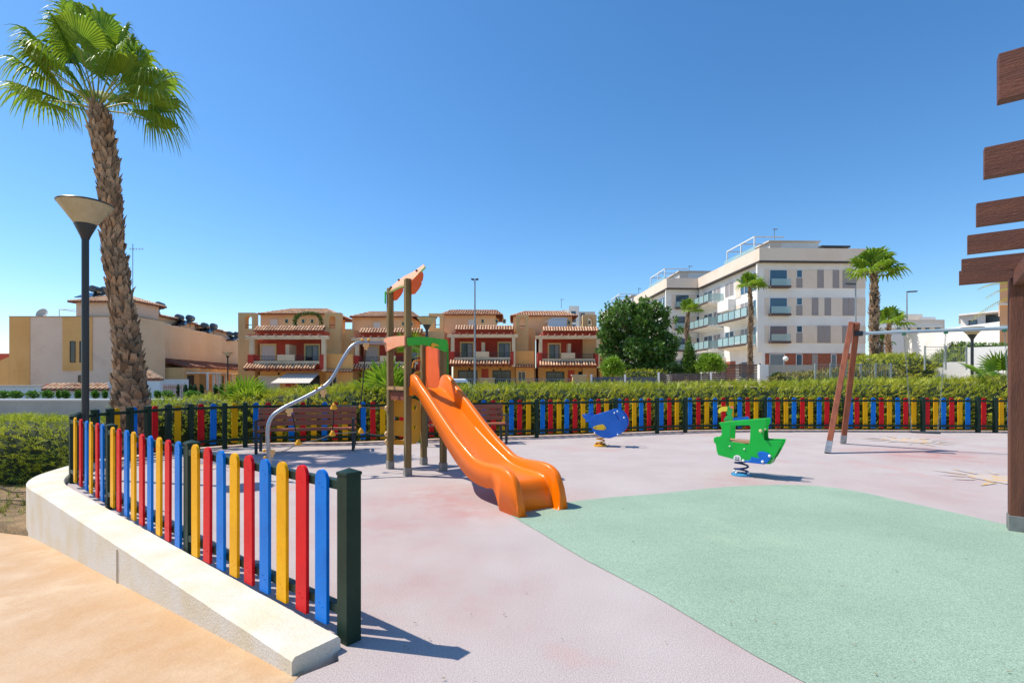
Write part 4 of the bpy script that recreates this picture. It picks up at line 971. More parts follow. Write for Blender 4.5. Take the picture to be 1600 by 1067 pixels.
    for a, b in ((396,433),(460,499)):
        zt_, z0 = Z(556.5), Z(564); m.b2(X(a), X(b), Y0-.36, Y0-.33, zt_-.04, zt_); m.b2(X(a), X(b), Y0-.36, Y0-.33, z0+.06, z0+.09); q = X(a)
        while q < X(b): m.b2(q, q+.02, Y0-.355, Y0-.335, z0, zt_); q += .13
    m.build('railing', iron, t)
    tiles('s', ((X(389),Y0-1.1,Z(575.8)),(X(499),Y0-1.1,Z(575.8)),(X(499),Y0-.45,Z(568)),(X(389),Y0-.45,Z(568))), t)
    m = MB(); pb(m, 388, 501, 577, 579.5, Y0-.8, .25); 
    m.build('wooden_lintel', mat('orange timber', 'a65a36', rough=.8), t)
    m = MB()
    for i in range(10): x = lerp(392, 498, i/9); m.beam((X(x),Y0-1.05,Z(578.5)),(X(x),Y1,Z(578.5)), .12,.13)
    m.build('bracket', mat('dark bracket', '6e3424', rough=.8), t)
    # ground floor openings
    for x0, x1, mt in ((405,437,shut if shutL else None),(468,498,None)):
        w = window(t, X(x0,Y1), X(x1,Y1), Y1-.01, zb+.05, Z(588,Y1), glass if not mt else mt, frame_y if mt else alu, 'garage_door' if mt else 'window', .1, mull=not mt)
    m = MB(); pb(m, 446, 459, 584, 604, Y1-.06, .06); m.build('red_panel', redw, t)
    if awn:
        m = MB(); za, z1_ = Z(582.5,Y0+.4), Z(598,Y0-1.4); m.plate([(X(450),Y0-.2,za),(X(500),Y0-.2,za),(X(498),Y0-2.2,z1_),(X(440),Y0-2.2,z1_)], (0,0,-.03)); m.build('awning', mat('awning cloth', 'dccfc0', rough=.8), t)
    m = MB()
    for x in (421, 480): m.lathe((X(x),Y1-.12,Z(584)), [(0,-.12),(.07,-.06),(.09,.08),(0,.16)], 8)
    m.build('wall_lantern', iron, t)
    # upper storey and roof
    Yu = Y0+5; e0, e1, r0, r1 = wide_roof
    m = MB(); m.b2(X(e0+5,Yu), X(e1-12,Yu), Yu, Y0+11, Z(518), Z(489.6,Yu)); u_ = m.build('upper_wall', peach, t)
    hip_roof(X(e0,Yu-.6), X(e1,Yu-.6), Yu-.6, Y0+11.6, Z(490,Yu-.6), max(.9, (490-481)*.0625*1.75), X(r0,Yu)-X(e0,Yu), t)
    for x in (448, 474, 488):
        window(t, X(x-2.2,Yu), X(x+2.2,Yu), Yu-.01, Z(505,Yu), Z(499,Yu), glass, frame_y, mull=False)
    window(t, X(422,Yu), X(434,Yu), Yu-.01, Z(509,Yu), Z(499,Yu), shut, peach, mull=False)
    # arched screen towers
    def tower(x0, x1, a0, a1, nm='arched_tower'):
        Yt = Y0+1.6; out_ = [(X(x0,Yt), zb), (X(x1,Yt), zb), (X(x1,Yt), Z(488.5,Yt)), (X(x0,Yt), Z(488.5,Yt))]
        xa, xb = X(a0,Yt), X(a1,Yt); zs_ = Z(513.5,Yt); r = (xb-xa)/2; zc = Z(493,Yt)-r
        hole = [(xa, zs_), (xb, zs_), (xb, zc)]+[((xa+xb)/2+r*math.cos(math.pi*i/8), zc+r*math.sin(math.pi*i/8)) for i in range(1, 8)]+[(xa, zc)]
        o = holed(nm, None, None, [Vector((x, Yt, z)) for x, z in out_], [[Vector((x, Yt, z)) for x, z in hole]], Vector((0,.7,0)), ochre, t); o.modifiers.clear(); o.data.polygons.foreach_set('use_smooth', [False]*len(o.data.polygons))
        m = MB(); m.b2(xa, xb, Yt+.3, Yt+.36, zs_+.35, zs_+.41); m.build('tower_rail', alu, o)
        m = MB(); m.b2(X(x0,Yt), X(x1,Yt), Yt+.7, Y0+9, zb, Z(520,Yt)); m.build('side_wall', ochre, t)
    if 'L' in towers: tower(372, 398, 383, 393.5)
    if 'R' in towers: tower(507, 532, 514, 524)
    if 'M' in towers: tower(349, 376, 360.5, 369)
    if 'N' in towers: tower(345, 369, 352, 363)
    if 'E' in towers: tower(475, 502, 485, 494)
    # recessed link wall to the right with small window
    Yl = Y0+2.6; x1l = 553 if s > .99 else 545
    m = MB(); m.b2(X(506,Yl), X(x1l,Yl), Yl, Y0+9, zb, Z(514,Yl)); m.build('link_wall', ochre, t)
    m = MB(); pb(m, 509, x1l-2, 553, 576, Y0+.3, .2); m.build('link_parapet', ochre_d, t)
    tiles('s', ((X(509),Y0-.2,Z(580)),(X(x1l-2),Y0-.2,Z(580)),(X(x1l-2),Y0+.3,Z(577)),(X(509),Y0+.3,Z(577))), t)
    m = MB(); pb(m, 509, x1l-2, 577.5, 606, Y0+1.2, .3); m.build('link_ground_wall', ochre_d, t)
    window(t, X(518,Yl), X(525,Yl), Yl-.01, Z(552,Yl), Z(541,Yl), glass, frame_y, mull=False, w=.12)
    window(t, X(514,Y0+1.2), X(526,Y0+1.2), Y0+1.19, Z(604,Y0+1.2), Z(589,Y0+1.2), glass, cream)
    if cab:
        m = MB(); ya = Y0+2.5; m.b2(X(408,ya), X(444,ya), ya, ya+2, Z(509,ya), Z(497,ya)); m.plate([(X(402,ya),ya-.05,Z(499.5,ya)),(X(416,ya),ya-.05,Z(494,ya)),(X(445,ya),ya-.05,Z(494,ya)),(X(445,ya),ya-.05,Z(496.5,ya)),(X(416,ya),ya-.05,Z(496.5,ya))], (0,2.1,0)); m.build('roof_cabin', mat('white cabin', 'dcdfe4', rough=.5), t)
    return t
house(388, 1.0, 1.0, 0, 'leftmost red and ochre terraced house with arched screens, vine and white awning', awn=True, towers='LR')
house(553, .90, .955, .1, 'red terraced house right behind the slide tower, between the two first roofs', towers='', shutL=True, wide_roof=(380,498,400,478))
house(703, .85, .908, 8.4, 'third red terraced house, just behind the tall street light', towers='M', shutL=False, wide_roof=(370,484,383,450))
house(841, .80, .908, 6.4, 'rightmost red terraced house next to the dark leafy tree, with white roof cabin', towers='NE', shutL=False, wide_roof=(334,466,364,430), cab=True)
# vine on the first house terrace
def crown(parent, blobs, n, size, leaf, seed, name='crown'):
    rnd = random.Random(seed); m = MB(); tot = sum(b[3]*b[4]*b[5] for b in blobs)
    for (x, y, z, a, b, c) in blobs:
        for _ in range(int(n*a*b*c/tot)):
            v = Vector((rnd.gauss(0,1), rnd.gauss(0,1), rnd.gauss(0,1))).normalized(); k = rnd.uniform(.55, 1.05)
            k *= 1+.42*noise.noise(Vector((x*3+v.x*2.6, y+v.y*2.6, z+v.z*2.6)))
            p = Vector((x+v.x*a*k, y+v.y*b*k, z+v.z*c*k)); d = (v+Vector((rnd.uniform(-1,1), rnd.uniform(-1,1), rnd.uniform(-.6,1)))).normalized()
            s_ = d.cross(Vector((rnd.uniform(-1,1), rnd.uniform(-1,1), rnd.uniform(-1,1)))).normalized(); sz = size*rnd.uniform(.6,1.5)
            m.add([p-d*sz*.5, p+s_*sz*.3, p+d*sz*.6, p-s_*sz*.3], [(0,1,2,3)])
    return m.build(name, leaf, parent, fix=False)
vine_l = mat('vine leaf', '5d7a26', '3f5c1c', .6, scale=2, island=.3, transl=.25)
Yv = 50.6; vX = lambda px: (px-CX)/F*Yv; vZ = lambda py: CH-(py-HY)/F*Yv
vt = thing('climbing_vine', (vX(462),Yv,vZ(509)), 'green vine arch growing on the terrace of the leftmost red house', 'vine')
m = MB()
vpts = [(461,508),(461,500),(464,494),(472,490.5),(484,489),(496,491),(501,498),(503,508)]
m.tube([(vX(x),Yv,vZ(y)) for x, y in vpts], .05, 6); m.build('stem', mat('vine stem', '5a4632', rough=.9), vt)
bl = []
for (x0,y0),(x1,y1) in zip(vpts, vpts[1:]):
    for k in range(3): bl.append((vX(lerp(x0,x1,k/3)), Yv, vZ(lerp(y0,y1,k/3)), .22, .25, .2))
crown(vt, bl, 1100, .12, vine_l, 5, 'leaves')

# pale houses on the left
pinkw = mat('pinkish render', 'f0ccb0', 'eac4a6', .9, scale=.5, fine=.05, fine_scale=14, stain='d8b49c', stain_scale=.6)
sand = mat('sand render', 'ecc8a0', 'e6c096', .9, scale=.5, fine=.05, fine_scale=14)
Ye = 41.0; ex = lambda px: (px-CX)/F*Ye; ez = lambda py: CH-(py-HY)/F*Ye
eh = thing('end_house', (ex(100),Ye+3,-.5), 'pale end house with pinkish and ochre panels behind the lamp and palm', 'house')
m = MB(); m.b2(ex(15), ex(213), Ye, Ye+3.3, -.6, ez(495)); m.build('pink_wall', pinkw, eh)
m = MB(); m.b2(ex(14.8), ex(47), Ye-.03, Ye+.05, -.6, ez(494.6)); m.plate([(ex(-90),Ye-.03,-.6),(ex(15),Ye-.03,-.6),(ex(15),Ye-.03,ez(557)),(ex(-5),Ye-.03,ez(566)),(ex(-90),Ye-.03,ez(600))], (0,6,0)); m.b2(ex(98.5), ex(144.5), Ye-.06, Ye+.05, ez(579), ez(495.2)); m.build('ochre_panel', ochre_d, eh)
m = MB(); m.b2(ex(213), ex(213)+.06, Ye+.02, Ye+3.32, -.6, ez(495.5)); m.build('side_wall', sand, eh)
m = MB(); m.b2(ex(14.5), ex(213.5), Ye-.06, Ye+3.35, ez(495), ez(494)); m.build('coping', mat('thin coping', '9c8468', rough=.8), eh)
for a, b, y0, y1 in ((111.5,118,534,565.5),(126.5,131,534,565.5),(124.5,128.5,587,598)):
    w = window(eh, ex(a), ex(b), Ye-.055, ez(y1), ez(y0), glass, mat('brown frame', '6d5138', rough=.7), mull=False, w=.05)
m = MB(); m.b2(ex(109), ex(205), Ye+.6, Ye+3.2, ez(495), ez(469)); m.build('upper_wall', pinkw, eh)
hip_roof(ex(101.5), ex(212), Ye+.2, Ye+3.7, ez(470), .75, 2.2, eh)
m = MB()
for a, b in (((ex(84),Ye+.5,ez(495)),(ex(84),Ye+.5,ez(482))),((ex(84),Ye+.5,ez(482)),(ex(109),Ye+.5,ez(482))),((ex(84),Ye+.5,ez(482)),(ex(109),Ye+4,ez(484)))): m.tube([a, b], .03, 6)
m.build('terrace_rail', mat('white metal', 'dcdcdc', rough=.5), eh)
dt = thing('satellite_dish', (ex(56.5),Ye+.6,ez(495)), 'round pale satellite dish on the roof of the end house', 'satellite dish')
m = MB(); rr = .47
for k in range(7): pass
m.lathe((0,0,0), [(.02,0),(rr*.5,.03),(rr*.85,.09),(rr,.13),(rr*.98,.15),(rr*.5,.05),(0,.02)], 24)
Mx = Matrix.Rotation(R_(70), 4, 'X'); m.v = [tuple(Mx @ Vector(v)+Vector((ex(56.5),Ye+.6,ez(490)))) for v in m.v]; m.build('dish', mat('dish grey', 'cbbfb2', rough=.6), dt, smooth=True)
m = MB(); m.tube([(ex(56.5),Ye+.75,ez(495)),(ex(56.5),Ye+.7,ez(490))], .03, 6); m.tube([(ex(56.5),Ye+.5,ez(490)),(ex(56.5),Ye+.05,ez(491.5))], .012, 5); m.build('dish_arm', iron, dt)
def antenna(px, y0, y1, Y, label, arms=True, r=.025):
    X = (px-CX)/F*Y; z0 = CH-(y0-HY)/F*Y; z1 = CH-(y1-HY)/F*Y; t = thing('roof_antenna', (X,Y,z0), label, 'antenna', 'television antennas')
    MB().tube([(X,Y,z0),(X,Y,z1)], r, 6).build('mast', mat('antenna grey', '6e7478', rough=.5), t)
    m = MB(); h = (z1-z0)*.08+.15; s = max(.25, min(.55, (z1-z0)*.2))
    m.tube([(X-s*.4,Y,z1-h*.4),(X+s*1.6,Y,z1-h*.4)], r*.5, 4)
    for k in range(5): m.tube([(X-s*.3+s*.42*k,Y-.2,z1-h*.4),(X-s*.3+s*.42*k,Y+.2,z1-h*.4)], r*.4, 4); m.tube([(X-s*.3+s*.42*k,Y,z1-h*.4-.1),(X-s*.3+s*.42*k,Y,z1-h*.4+.1)], r*.4, 4)
    m.build('antenna_array', mat('antenna grey', '6e7478'), t)
antenna(207.5, 600, 381, 40.6, 'tall thin television mast rising beside the palm trunk')
antenna(1210, 374, 357, 62, 'antenna on the roof of the nearest white apartment block', r=.04)
antenna(1077, 432, 415, 78, 'antenna on the roof of the second white apartment block', r=.04)
antenna(877, 482, 467, 112, 'small antenna on the far white building', r=.05)
antenna(998, 462, 450, 88, 'antenna above the dark leafy tree', r=.04)
rl = mat('tank grey', '5b6064', '4b5054', .45, scale=4)
us = [.112,.197,.383,.552,.749,.873,1.0]
wlab = ['first', 'second', 'third', 'fourth', 'fifth', 'last']
tanks = [(227,253,476,0),(278,300,496,1),(318,336,508,3),(358,371,522,4)]
for i in range(6):
    ua, ub = us[i], us[i+1]; xa = -30.7-4.1*ua+.0*i; ya = 42+22*ua; xb = -30.7-4.1*ub; yb = 42+22*ub; zt_ = 6.28
    fo_ = Vector((xa,ya,0)); d = Vector((xb-xa,yb-ya,0)).normalized(); n = Vector((d.y,-d.x,0))
    t = thing('row_house', (xa-3, (ya+yb)/2, -.5), '%s sand coloured house in the receding row left of the red houses' % wlab[i], 'house', 'sand coloured row houses')
    sh_ = n*0
    p = [Vector((xa,ya,0))+sh_, Vector((xb,yb,0))+sh_+n*.55, Vector((xb-6,yb+.3,0)), Vector((xa-6,ya+.3,0))]
    m = MB(); m.plate([(q.x,q.y,-.6) for q in p], (0,0,zt_+.6)); m.build('wall', sand, t)
    m = MB(); m.plate([(q.x,q.y,zt_) for q in (p[0]+n*.05,p[1]+n*.05,p[1]-n*.25,p[0]-n*.25)], (0,0,.12)); m.build('coping', mat('sand coping', 'ead2b4', rough=.85), t)
    m = MB(); b0 = p[0]-n*1.1; b1_ = p[1]-n*1.1; zr = 7.35-.02*i; m.add([(b0.x,b0.y,zt_),(b1_.x,b1_.y,zt_),(b1_.x,b1_.y,zr),(b0.x,b0.y,zr),(b0.x-5,b0.y,zt_),(b1_.x-5,b1_.y,zt_),(b1_.x-5,b1_.y,zr),(b0.x-5,b0.y,zr)], [(0,1,2,3),(4,7,6,5),(0,3,7,4),(1,5,6,2),(3,2,6,7)]); m.build('upper_wall', sand, t)
    tiles('s', ((b0.x+.35,b0.y,zr-.05),(b1_.x+.35,b1_.y,zr-.05),(b1_.x-2.4,b1_.y,zr+.45),(b0.x-2.4,b0.y,zr+.45)), t)
    f0, f1 = p[0]+n*2.6, p[1]+n*2.6; za = 2.55
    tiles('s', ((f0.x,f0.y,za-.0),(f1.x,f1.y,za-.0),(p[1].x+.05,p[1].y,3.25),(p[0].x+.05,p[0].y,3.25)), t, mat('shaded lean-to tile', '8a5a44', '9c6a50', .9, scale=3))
    m = MB(); m.plate([(q.x,q.y,-.6) for q in (f0-n*.2,f1-n*.2,p[1],p[0])], (0,0,za+.5)); m.build('porch_wall', ochre, t)
    m = MB(); g0 = f0.lerp(f1,.1)+n*1.6; g1 = f0.lerp(f1,.9)+n*1.6; m.plate([(q.x,q.y,-.6) for q in (g0,g1,f1.lerp(f0,.1),f0.lerp(f1,.1))], (0,0,1.1)); m.build('garden_parapet', ochre_d, t)
    m = MB()
    for q in (g0, (g0+g1)/2, g1): m.box((q.x,q.y,1.2), (.14,.14,1.5))
    m.plate([(q.x,q.y,1.95) for q in (g0+n*.3,g1+n*.3,f1,f0)], (0,0,.1)); m.build('porch_canopy', mat('white canopy', 'e4dcd0', rough=.7), t)
    m = MB(); w0, w1 = f0.lerp(f1,.2)-n*.18, f0.lerp(f1,.6)-n*.18; m.plate([(w0.x,w0.y,.6),(w1.x,w1.y,.6),(w1.x,w1.y,1.8),(w0.x,w0.y,1.8)], n*.05); m.build('window', glass, t)
def tank(px0, px1, py, Y, label):
    X = ((px0+px1)/2-CX)/F*Y; z = CH-(py-HY)/F*Y; t = thing('solar_water_heater', (X,Y,z-.5), label, 'water heater', 'solar water heaters on the roofs')
    for s in (-1, 1):
        c = Vector((X+s*(px1-px0)/4/F*Y, Y+s*.3, z)); m = MB(); m.tube([c+Vector((.12,-.45,-.02)), c+Vector((-.12,.45,0))], [.30,.30], 18); m.tube([c+Vector((.13,-.50,-.02)), c+Vector((.12,-.45,-.02))], [.2,.30], 18); m.build('tank', rl, t, smooth=True)
    m = MB()
    for s in (-1,1): m.beam((X+s*.5,Y,z-.9),(X+s*.5,Y,z-.2),.05,.05)
    m.build('stand', iron, t); m = MB(); m.plate([(X-1,Y-.2,z-.35),(X+1,Y-.2,z-.35),(X+1,Y-1.6,z-.95),(X-1,Y-1.6,z-.95)], (0,0,.06)); m.build('solar_panel', glass, t)
tank(227,253,476.5,45.5,'pair of dark water tanks on the roof nearest the palm trunk')
tank(278,300,496.5,50.5,'second pair of roof water tanks right of the palm')
tank(318,336,509,56,'third pair of roof water tanks right of the palm')
tank(358,371,522,62,'smallest far pair of roof water tanks beside the red houses')
tank(148,166,453,46,'water tanks on the end house roof just left of the palm trunk')
# red building bit at far left
m = MB(); m.b2(-56,-52.6,55,60,-.6,4.2); o = m.build('roof_gable', redw); 
m.v = m.v; tag(o, 'small piece of red building at the left edge behind the end house', 'building'); o.name = 'far_building'
# boundary walls left
wt = thing('garden_wall', (-24,30,-.5), 'white garden wall with a tiled coping in front of the end house', 'wall')
wx = lambda px, Y: (px-CX)/F*Y; wz_ = lambda py, Y: CH-(py-HY)/F*Y
m = MB(); m.b2(wx(-120,30), wx(66,30), 30, 30.25, -.6, wz_(604,30)); m.b2(wx(66,30), wx(168,30), 30, 30.25, -.6, wz_(607,30)); m.b2(wx(168,30), wx(250,30), 30, 30.25, -.6, wz_(596,30)); m.build('wall', white_w, wt)
m = MB(); m.b2(wx(-120,30), wx(66,30), 29.9, 30.35, wz_(604,30), wz_(602,30)); m.build('coping', mat('pale coping', 'd8ccbc', rough=.8), wt)
tiles('s', ((wx(64,29.7),29.7,wz_(608,29.7)),(wx(170,29.7),29.7,wz_(608,29.7)),(wx(168,30.4),30.5,wz_(599.5,30)),(wx(69,30.4),30.5,wz_(599.5,30))), wt)
tiles('s', ((wx(200,33),33,wz_(592,33)),(wx(256,33),33,wz_(592,33)),(wx(222,36),36,wz_(577,36)),(wx(205,36),36,wz_(572,36))), wt)
m = MB(); m.b2(wx(205,33.2), wx(252,33.2), 33.2, 36, -.6, wz_(592.5,33.2)); m.build('outhouse_wall', white_w, wt)
pf = thing('picket_gate', (wx(263,31),31,-.5), 'pinkish slatted garden fence beside the small outhouse', 'fence')
m = MB()
for k in range(14): m.box((wx(252,31)+k*.085*1.3, 31, .35), (.05,.03,1.5))
m.build('slat', mat('pink slat', 'c99a80', rough=.8), pf)
m = MB(); m.b2(wx(252,31), wx(283,31), 31.02, 31.05, .9, .98); m.build('rail', mat('pink slat', 'c99a80'), pf)
gw = thing('boundary_wall', (-20,22,-.5), 'long grey wall with a white capping behind the left hedges', 'wall')
m = MB(); m.b2(wx(-260,22), wx(318,22), 22, 22.2, -.7, wz_(626,22)); m.build('wall', grey_w, gw)
m = MB(); m.b2(wx(-260,22), wx(319,22), 21.95, 22.25, wz_(626,22), wz_(623.2,22)); m.build('capping', white_w, gw)
shr_l = mat('shrub leaf', '6f9a2a', '4f7a22', .55, scale=3, island=.3, transl=.25); dark_l = mat('dark shrub leaf', '35581f', '2a4819', .6, scale=3, island=.3, transl=.15)
def shrub(px, w, y0, y1, Y, label, group, leaf, n=700, size=.09, seed=0, name='shrub', zg=-.5):
    X = wx(px, Y); r = w/2/F*Y; zt_ = wz_(y0, Y); zb_ = max(zg, wz_(y1, Y)); h = (zt_-zb_)/2
    t = thing(name, (X,Y,zg), label, 'shrub', group)
    m = MB(); m.tube([(X,Y,zg-.1),(X,Y,zb_+h)], .04, 6); m.build('stem', mat('vine stem', '5a4632'), t)
    crown(t, [(X, Y, zb_+h, r*.85, r*.85, h*.95),(X-r*.3, Y, zb_+h*1.2, r*.6, r*.6, h*.7),(X+r*.35, Y, zb_+h*.9, r*.6, r*.6, h*.8)], n, size, leaf, seed, 'foliage')
sp_ = [(6,20,'at the far left edge'),(25,22,'second from the left edge'),(51,22,'third from the left edge'),(75,18,'fourth from the left edge'),(91,6,'thin one left of the lamp pole'),(102,14,'just left of the lamp pole'),(122,11,'touching the lamp pole'),(149,12,'between lamp pole and palm'),(164,8,'touching the palm trunk'),(229,14,'right of the palm trunk'),(246,10,'second right of the palm trunk'),(262,20,'before the slatted fence')]
for i, (px, w, l) in enumerate(sp_): shrub(px, w, 609.5, 623, 26, 'small green shrub above the grey wall, '+l, 'shrubs above the grey wall', shr_l, 520, .08, 40+i)
for i, (px, l) in enumerate(((278,'leftmost, thin'),(290,'second'),(298,'third'),(305,'fourth'),(315,'fifth, widest'),(337,'right, by the porch'),(346,'last, next to the fan palm'))):
    shrub(px, 7 if i else 4, 600, 620, 30, 'small dark upright shrub before the sand houses, '+l, 'upright shrubs before the sand houses', dark_l, 420, .08, 60+i)
shrub(300, 26, 610, 622, 27, 'low light green shrub in front of the dark upright shrubs', None, shr_l, 900, .09, 81)

# ------------------------------------------------------------------ white apartment blocks
beige_p = mat('beige cladding', 'e0d0bf', 'dac8b4', .85, scale=.5, fine=.04, fine_scale=10)
brick = mat('brick', '9a5a44', '8a4e3a', .9, scale=3, fine=.12, fine_scale=20)
bal_g = mat('balcony glass', 'a8c8c8', rough=.1, spec=.7, alpha=.55)
slab_d = mat('dark slab edge', '5c4c48', rough=.8); rail_w = mat('white steel', 'e6e6e6', rough=.5)
roof_edge = mat('roof edge', '4a4440', rough=.7)
def block():
    t = thing('apartment_block', (0,0,0), '', 'apartment building', 'white apartment blocks', local=True)
    W_, D_b = 11.4, 16.0
    def part(name, mt, boxes, par=t, **k):
        m = MB()
        for b in boxes: m.b2(*b)
        return m.build(name, mt, par, **k)
    part('wall', white_w, [(.0,W_,.0,D_b,-1.5,4.3),(.0,W_,.0,D_b,4.3,14.0)])
    part('brick_wall', brick, [(.35,W_-.02,-.05,0,-.5,4.22)]); part('brick_wall', brick, [(-.05,.0,6,D_b-1,-.5,3.6)])
    part('beige_panel', beige_p, [(.3,W_,-.05,0,11.25,13.2),(.3,W_,-.05,0,8.27,10.2),(.3,W_,-.05,0,5.32,7.2),(-.04,0,4.7,6.0,11.0,13.0),(-.04,0,4.8,6.0,8.3,10.2),(-.04,0,4.8,6.0,5.4,7.2)])
    part('parapet', beige_p, [(-.6,W_+.2,-.6,-.35,14.05,15.4),(-.6,-.35,-.35,D_b,14.05,15.4),(-.35,W_+.2,D_b-.25,D_b,14.05,15.4),(W_-.05,W_+.2,-.35,D_b-.25,14.05,15.4)])
    part('roof_slab', roof_edge, [(-.62,W_+.22,-.62,D_b+.1,13.92,14.05)])
    part('penthouse', white_w, [(2.6,8.2,3,11,14.05,17.0),(8.2,10.6,2.2,6,14.05,16.3)])
    part('penthouse_panel', beige_p, [(2.5,3.8,2.96,3,15.2,17.0),(2.3,8.3,2.8,11.2,17.0,17.15)])
    part('roof_edge', roof_edge, [(7.6,10.9,1.6,2.2,16.1,16.3)])
    # roof pergola
    m = MB()
    for y in (1,4,7.5): m.beam((-.3,y,14.9),(-.3,y,17.0),.12,.12)
    m.beam((-.3,.9,17),(-.3,7.6,17),.12,.12); m.beam((-.3,1,17),(3,1,17),.12,.12); m.beam((-.3,7.5,17),(3,7.5,17),.12,.12); m.beam((-.3,4,17),(3,4,17),.12,.12)
    m.build('roof_pergola', rail_w, t)
    part('roof_glass', bal_g, [(-.48,-.45,.5,8,15.4,15.9)])
    def win(x0, x1, z0, z1, mt=glass2, y=-.05):
        m = MB(); m.b2(x0-.05,x1+.05,y-.03,y,z0-.05,z0); m.b2(x0-.05,x1+.05,y-.03,y,z1,z1+.05); m.b2(x0-.05,x0,y-.03,y,z0,z1); m.b2(x1,x1+.05,y-.03,y,z0,z1)
        o = m.build('window', rail_w if mt is not shut_g else shut_g, t); g = MB(); g.b2(x0,x1,y-.015,y+.01,z0,z1); g.build('pane' if mt is not shut_g else 'shutter', mt, o)
    for fl, (z0, z1) in enumerate(((11.3,13.15),(8.35,10.15),(5.4,7.15))):
        win(.85,2.7,z0+.15,z1)
        m = MB(); m.b2(.7,2.9,-.55,-.05,z0-.12,z0+.12); o = m.build('balcony', slab_d, t)
        m = MB(); m.b2(.78,2.85,-.52,-.49,z0+.12,z0+.85); m.build('glass_panel', bal_g, o)
        win(3.8,4.35,z0+1.1,z1); win(3.8,4.35,z0,z0+1.0,shut_g)
        for x0, x1 in {0:((6.1,6.7),(7.8,8.4),(8.9,9.5),(9.65,10.3)), 1:((5.5,6.1),(6.9,7.5),(8.9,9.5),(9.65,10.25)), 2:((6.1,6.7),(6.85,7.45),(8.85,9.4),(9.6,10.3))}[fl]: win(x0,x1,z0,z1,shut_g)
    for x0, x1, mt in ((.85,2.4,glass2),(3.75,4.35,glass2),(5.5,6.05,shut_g),(7.6,8.1,glass2),(8.8,9.35,shut_g)): win(x0,x1,1.6,4.1,mt)
    # street side
    def swin(y0, y1, z0, z1, mt=glass2):
        m = MB(); m.b2(-.07,0,y0-.06,y0,z0,z1); m.b2(-.07,0,y1,y1+.06,z0,z1); m.b2(-.07,0,y0-.06,y1+.06,z1,z1+.07); m.b2(-.07,0,(y0+y1)/2-.04,(y0+y1)/2+.04,z0,z1)
        o = m.build('window', rail_w, t); g = MB(); g.b2(-.03,.0,y0,y1,z0,z1); g.build('pane', mt, o)
    for z in (11.25,8.25,5.3):
        swin(.9,2.6,z,z+1.9,glass2); swin(2.9,4.6,z,z+1.9,shut_g if z < 9 else glass2); swin(6.4,8.6,z+.3,z+1.9,glass2 if z < 9 else shut_g); swin(10,12,z,z+1.9,shut_g); swin(12.4,15,z,z+1.9,glass2)
    swin(1.5,4.5,1.4,3.4); swin(11,14,1.4,3.4)
    def balc(y0, y1, z, dx):
        m = MB(); m.plate([(0,y0,z-.45),(-dx,y0+.2,z-.2),(-dx,y1-.2,z-.2),(0,y1,z-.45)], (0,0,.14)); m.b2(-dx,0,y0,y1,z-.2,z); o = m.build('balcony', white_w, t)
        m = MB(); m.b2(-dx-.03,-dx,y0,y1,z-.12,z+.06); m.build('slab_edge', slab_d, o)
        m = MB(); m.b2(-dx+.02,-dx+.05,y0,y1,z+.05,z+1.0); m.b2(-dx+.05,0,y0,y0+.03,z+.05,z+1.0); m.build('glass_panel', bal_g, o)
        m = MB(); n = int((y1-y0)/1.3)
        for k in range(n+1): y = lerp(y0,y1,k/n); m.b2(-dx-.02,-dx+.06,y-.025,y+.025,z,z+1.04)
        m.b2(-dx,-dx+.06,y0,y1,z+1.0,z+1.04); m.build('balcony_rail', roof_edge, o)
    for z in (8.25,5.3): balc(.3,7.6,z,1.5)
    for z in (11.2,8.25,5.3): balc(9.2,15.4,z,1.9)
    part('sloped_panel', white_w, [(-.9,0,6.0,8.9,9.7,11.0)])
    for b in ((-.5,0,.0,.3,4.3,13.9),(-.35,0,15.7,16,4.3,13.9)): part('fin_wall', white_w, [b])
    part('terrace_wall', white_w, [(-3,-.0,8.6,9.0,-.5,4.2),(-2.6,0,9.0,15.6,2.9,4.1)])
    return t
BK = block(); BK['label'] = 'nearest white and beige apartment block with glass balconies, rightmost'
BK.location = (26.85,55.0,0); BK.rotation_euler = (0,0,math.atan2(.45,12.3))
b_ = copy_tree(BK); b_.location = (21.9,71.2,0); b_['label'] = 'second white apartment block, partly behind the dark leafy tree'
b_ = copy_tree(BK); b_.location = (20.0,92.5,0); b_['label'] = 'third white apartment block, almost hidden behind the dark leafy tree'
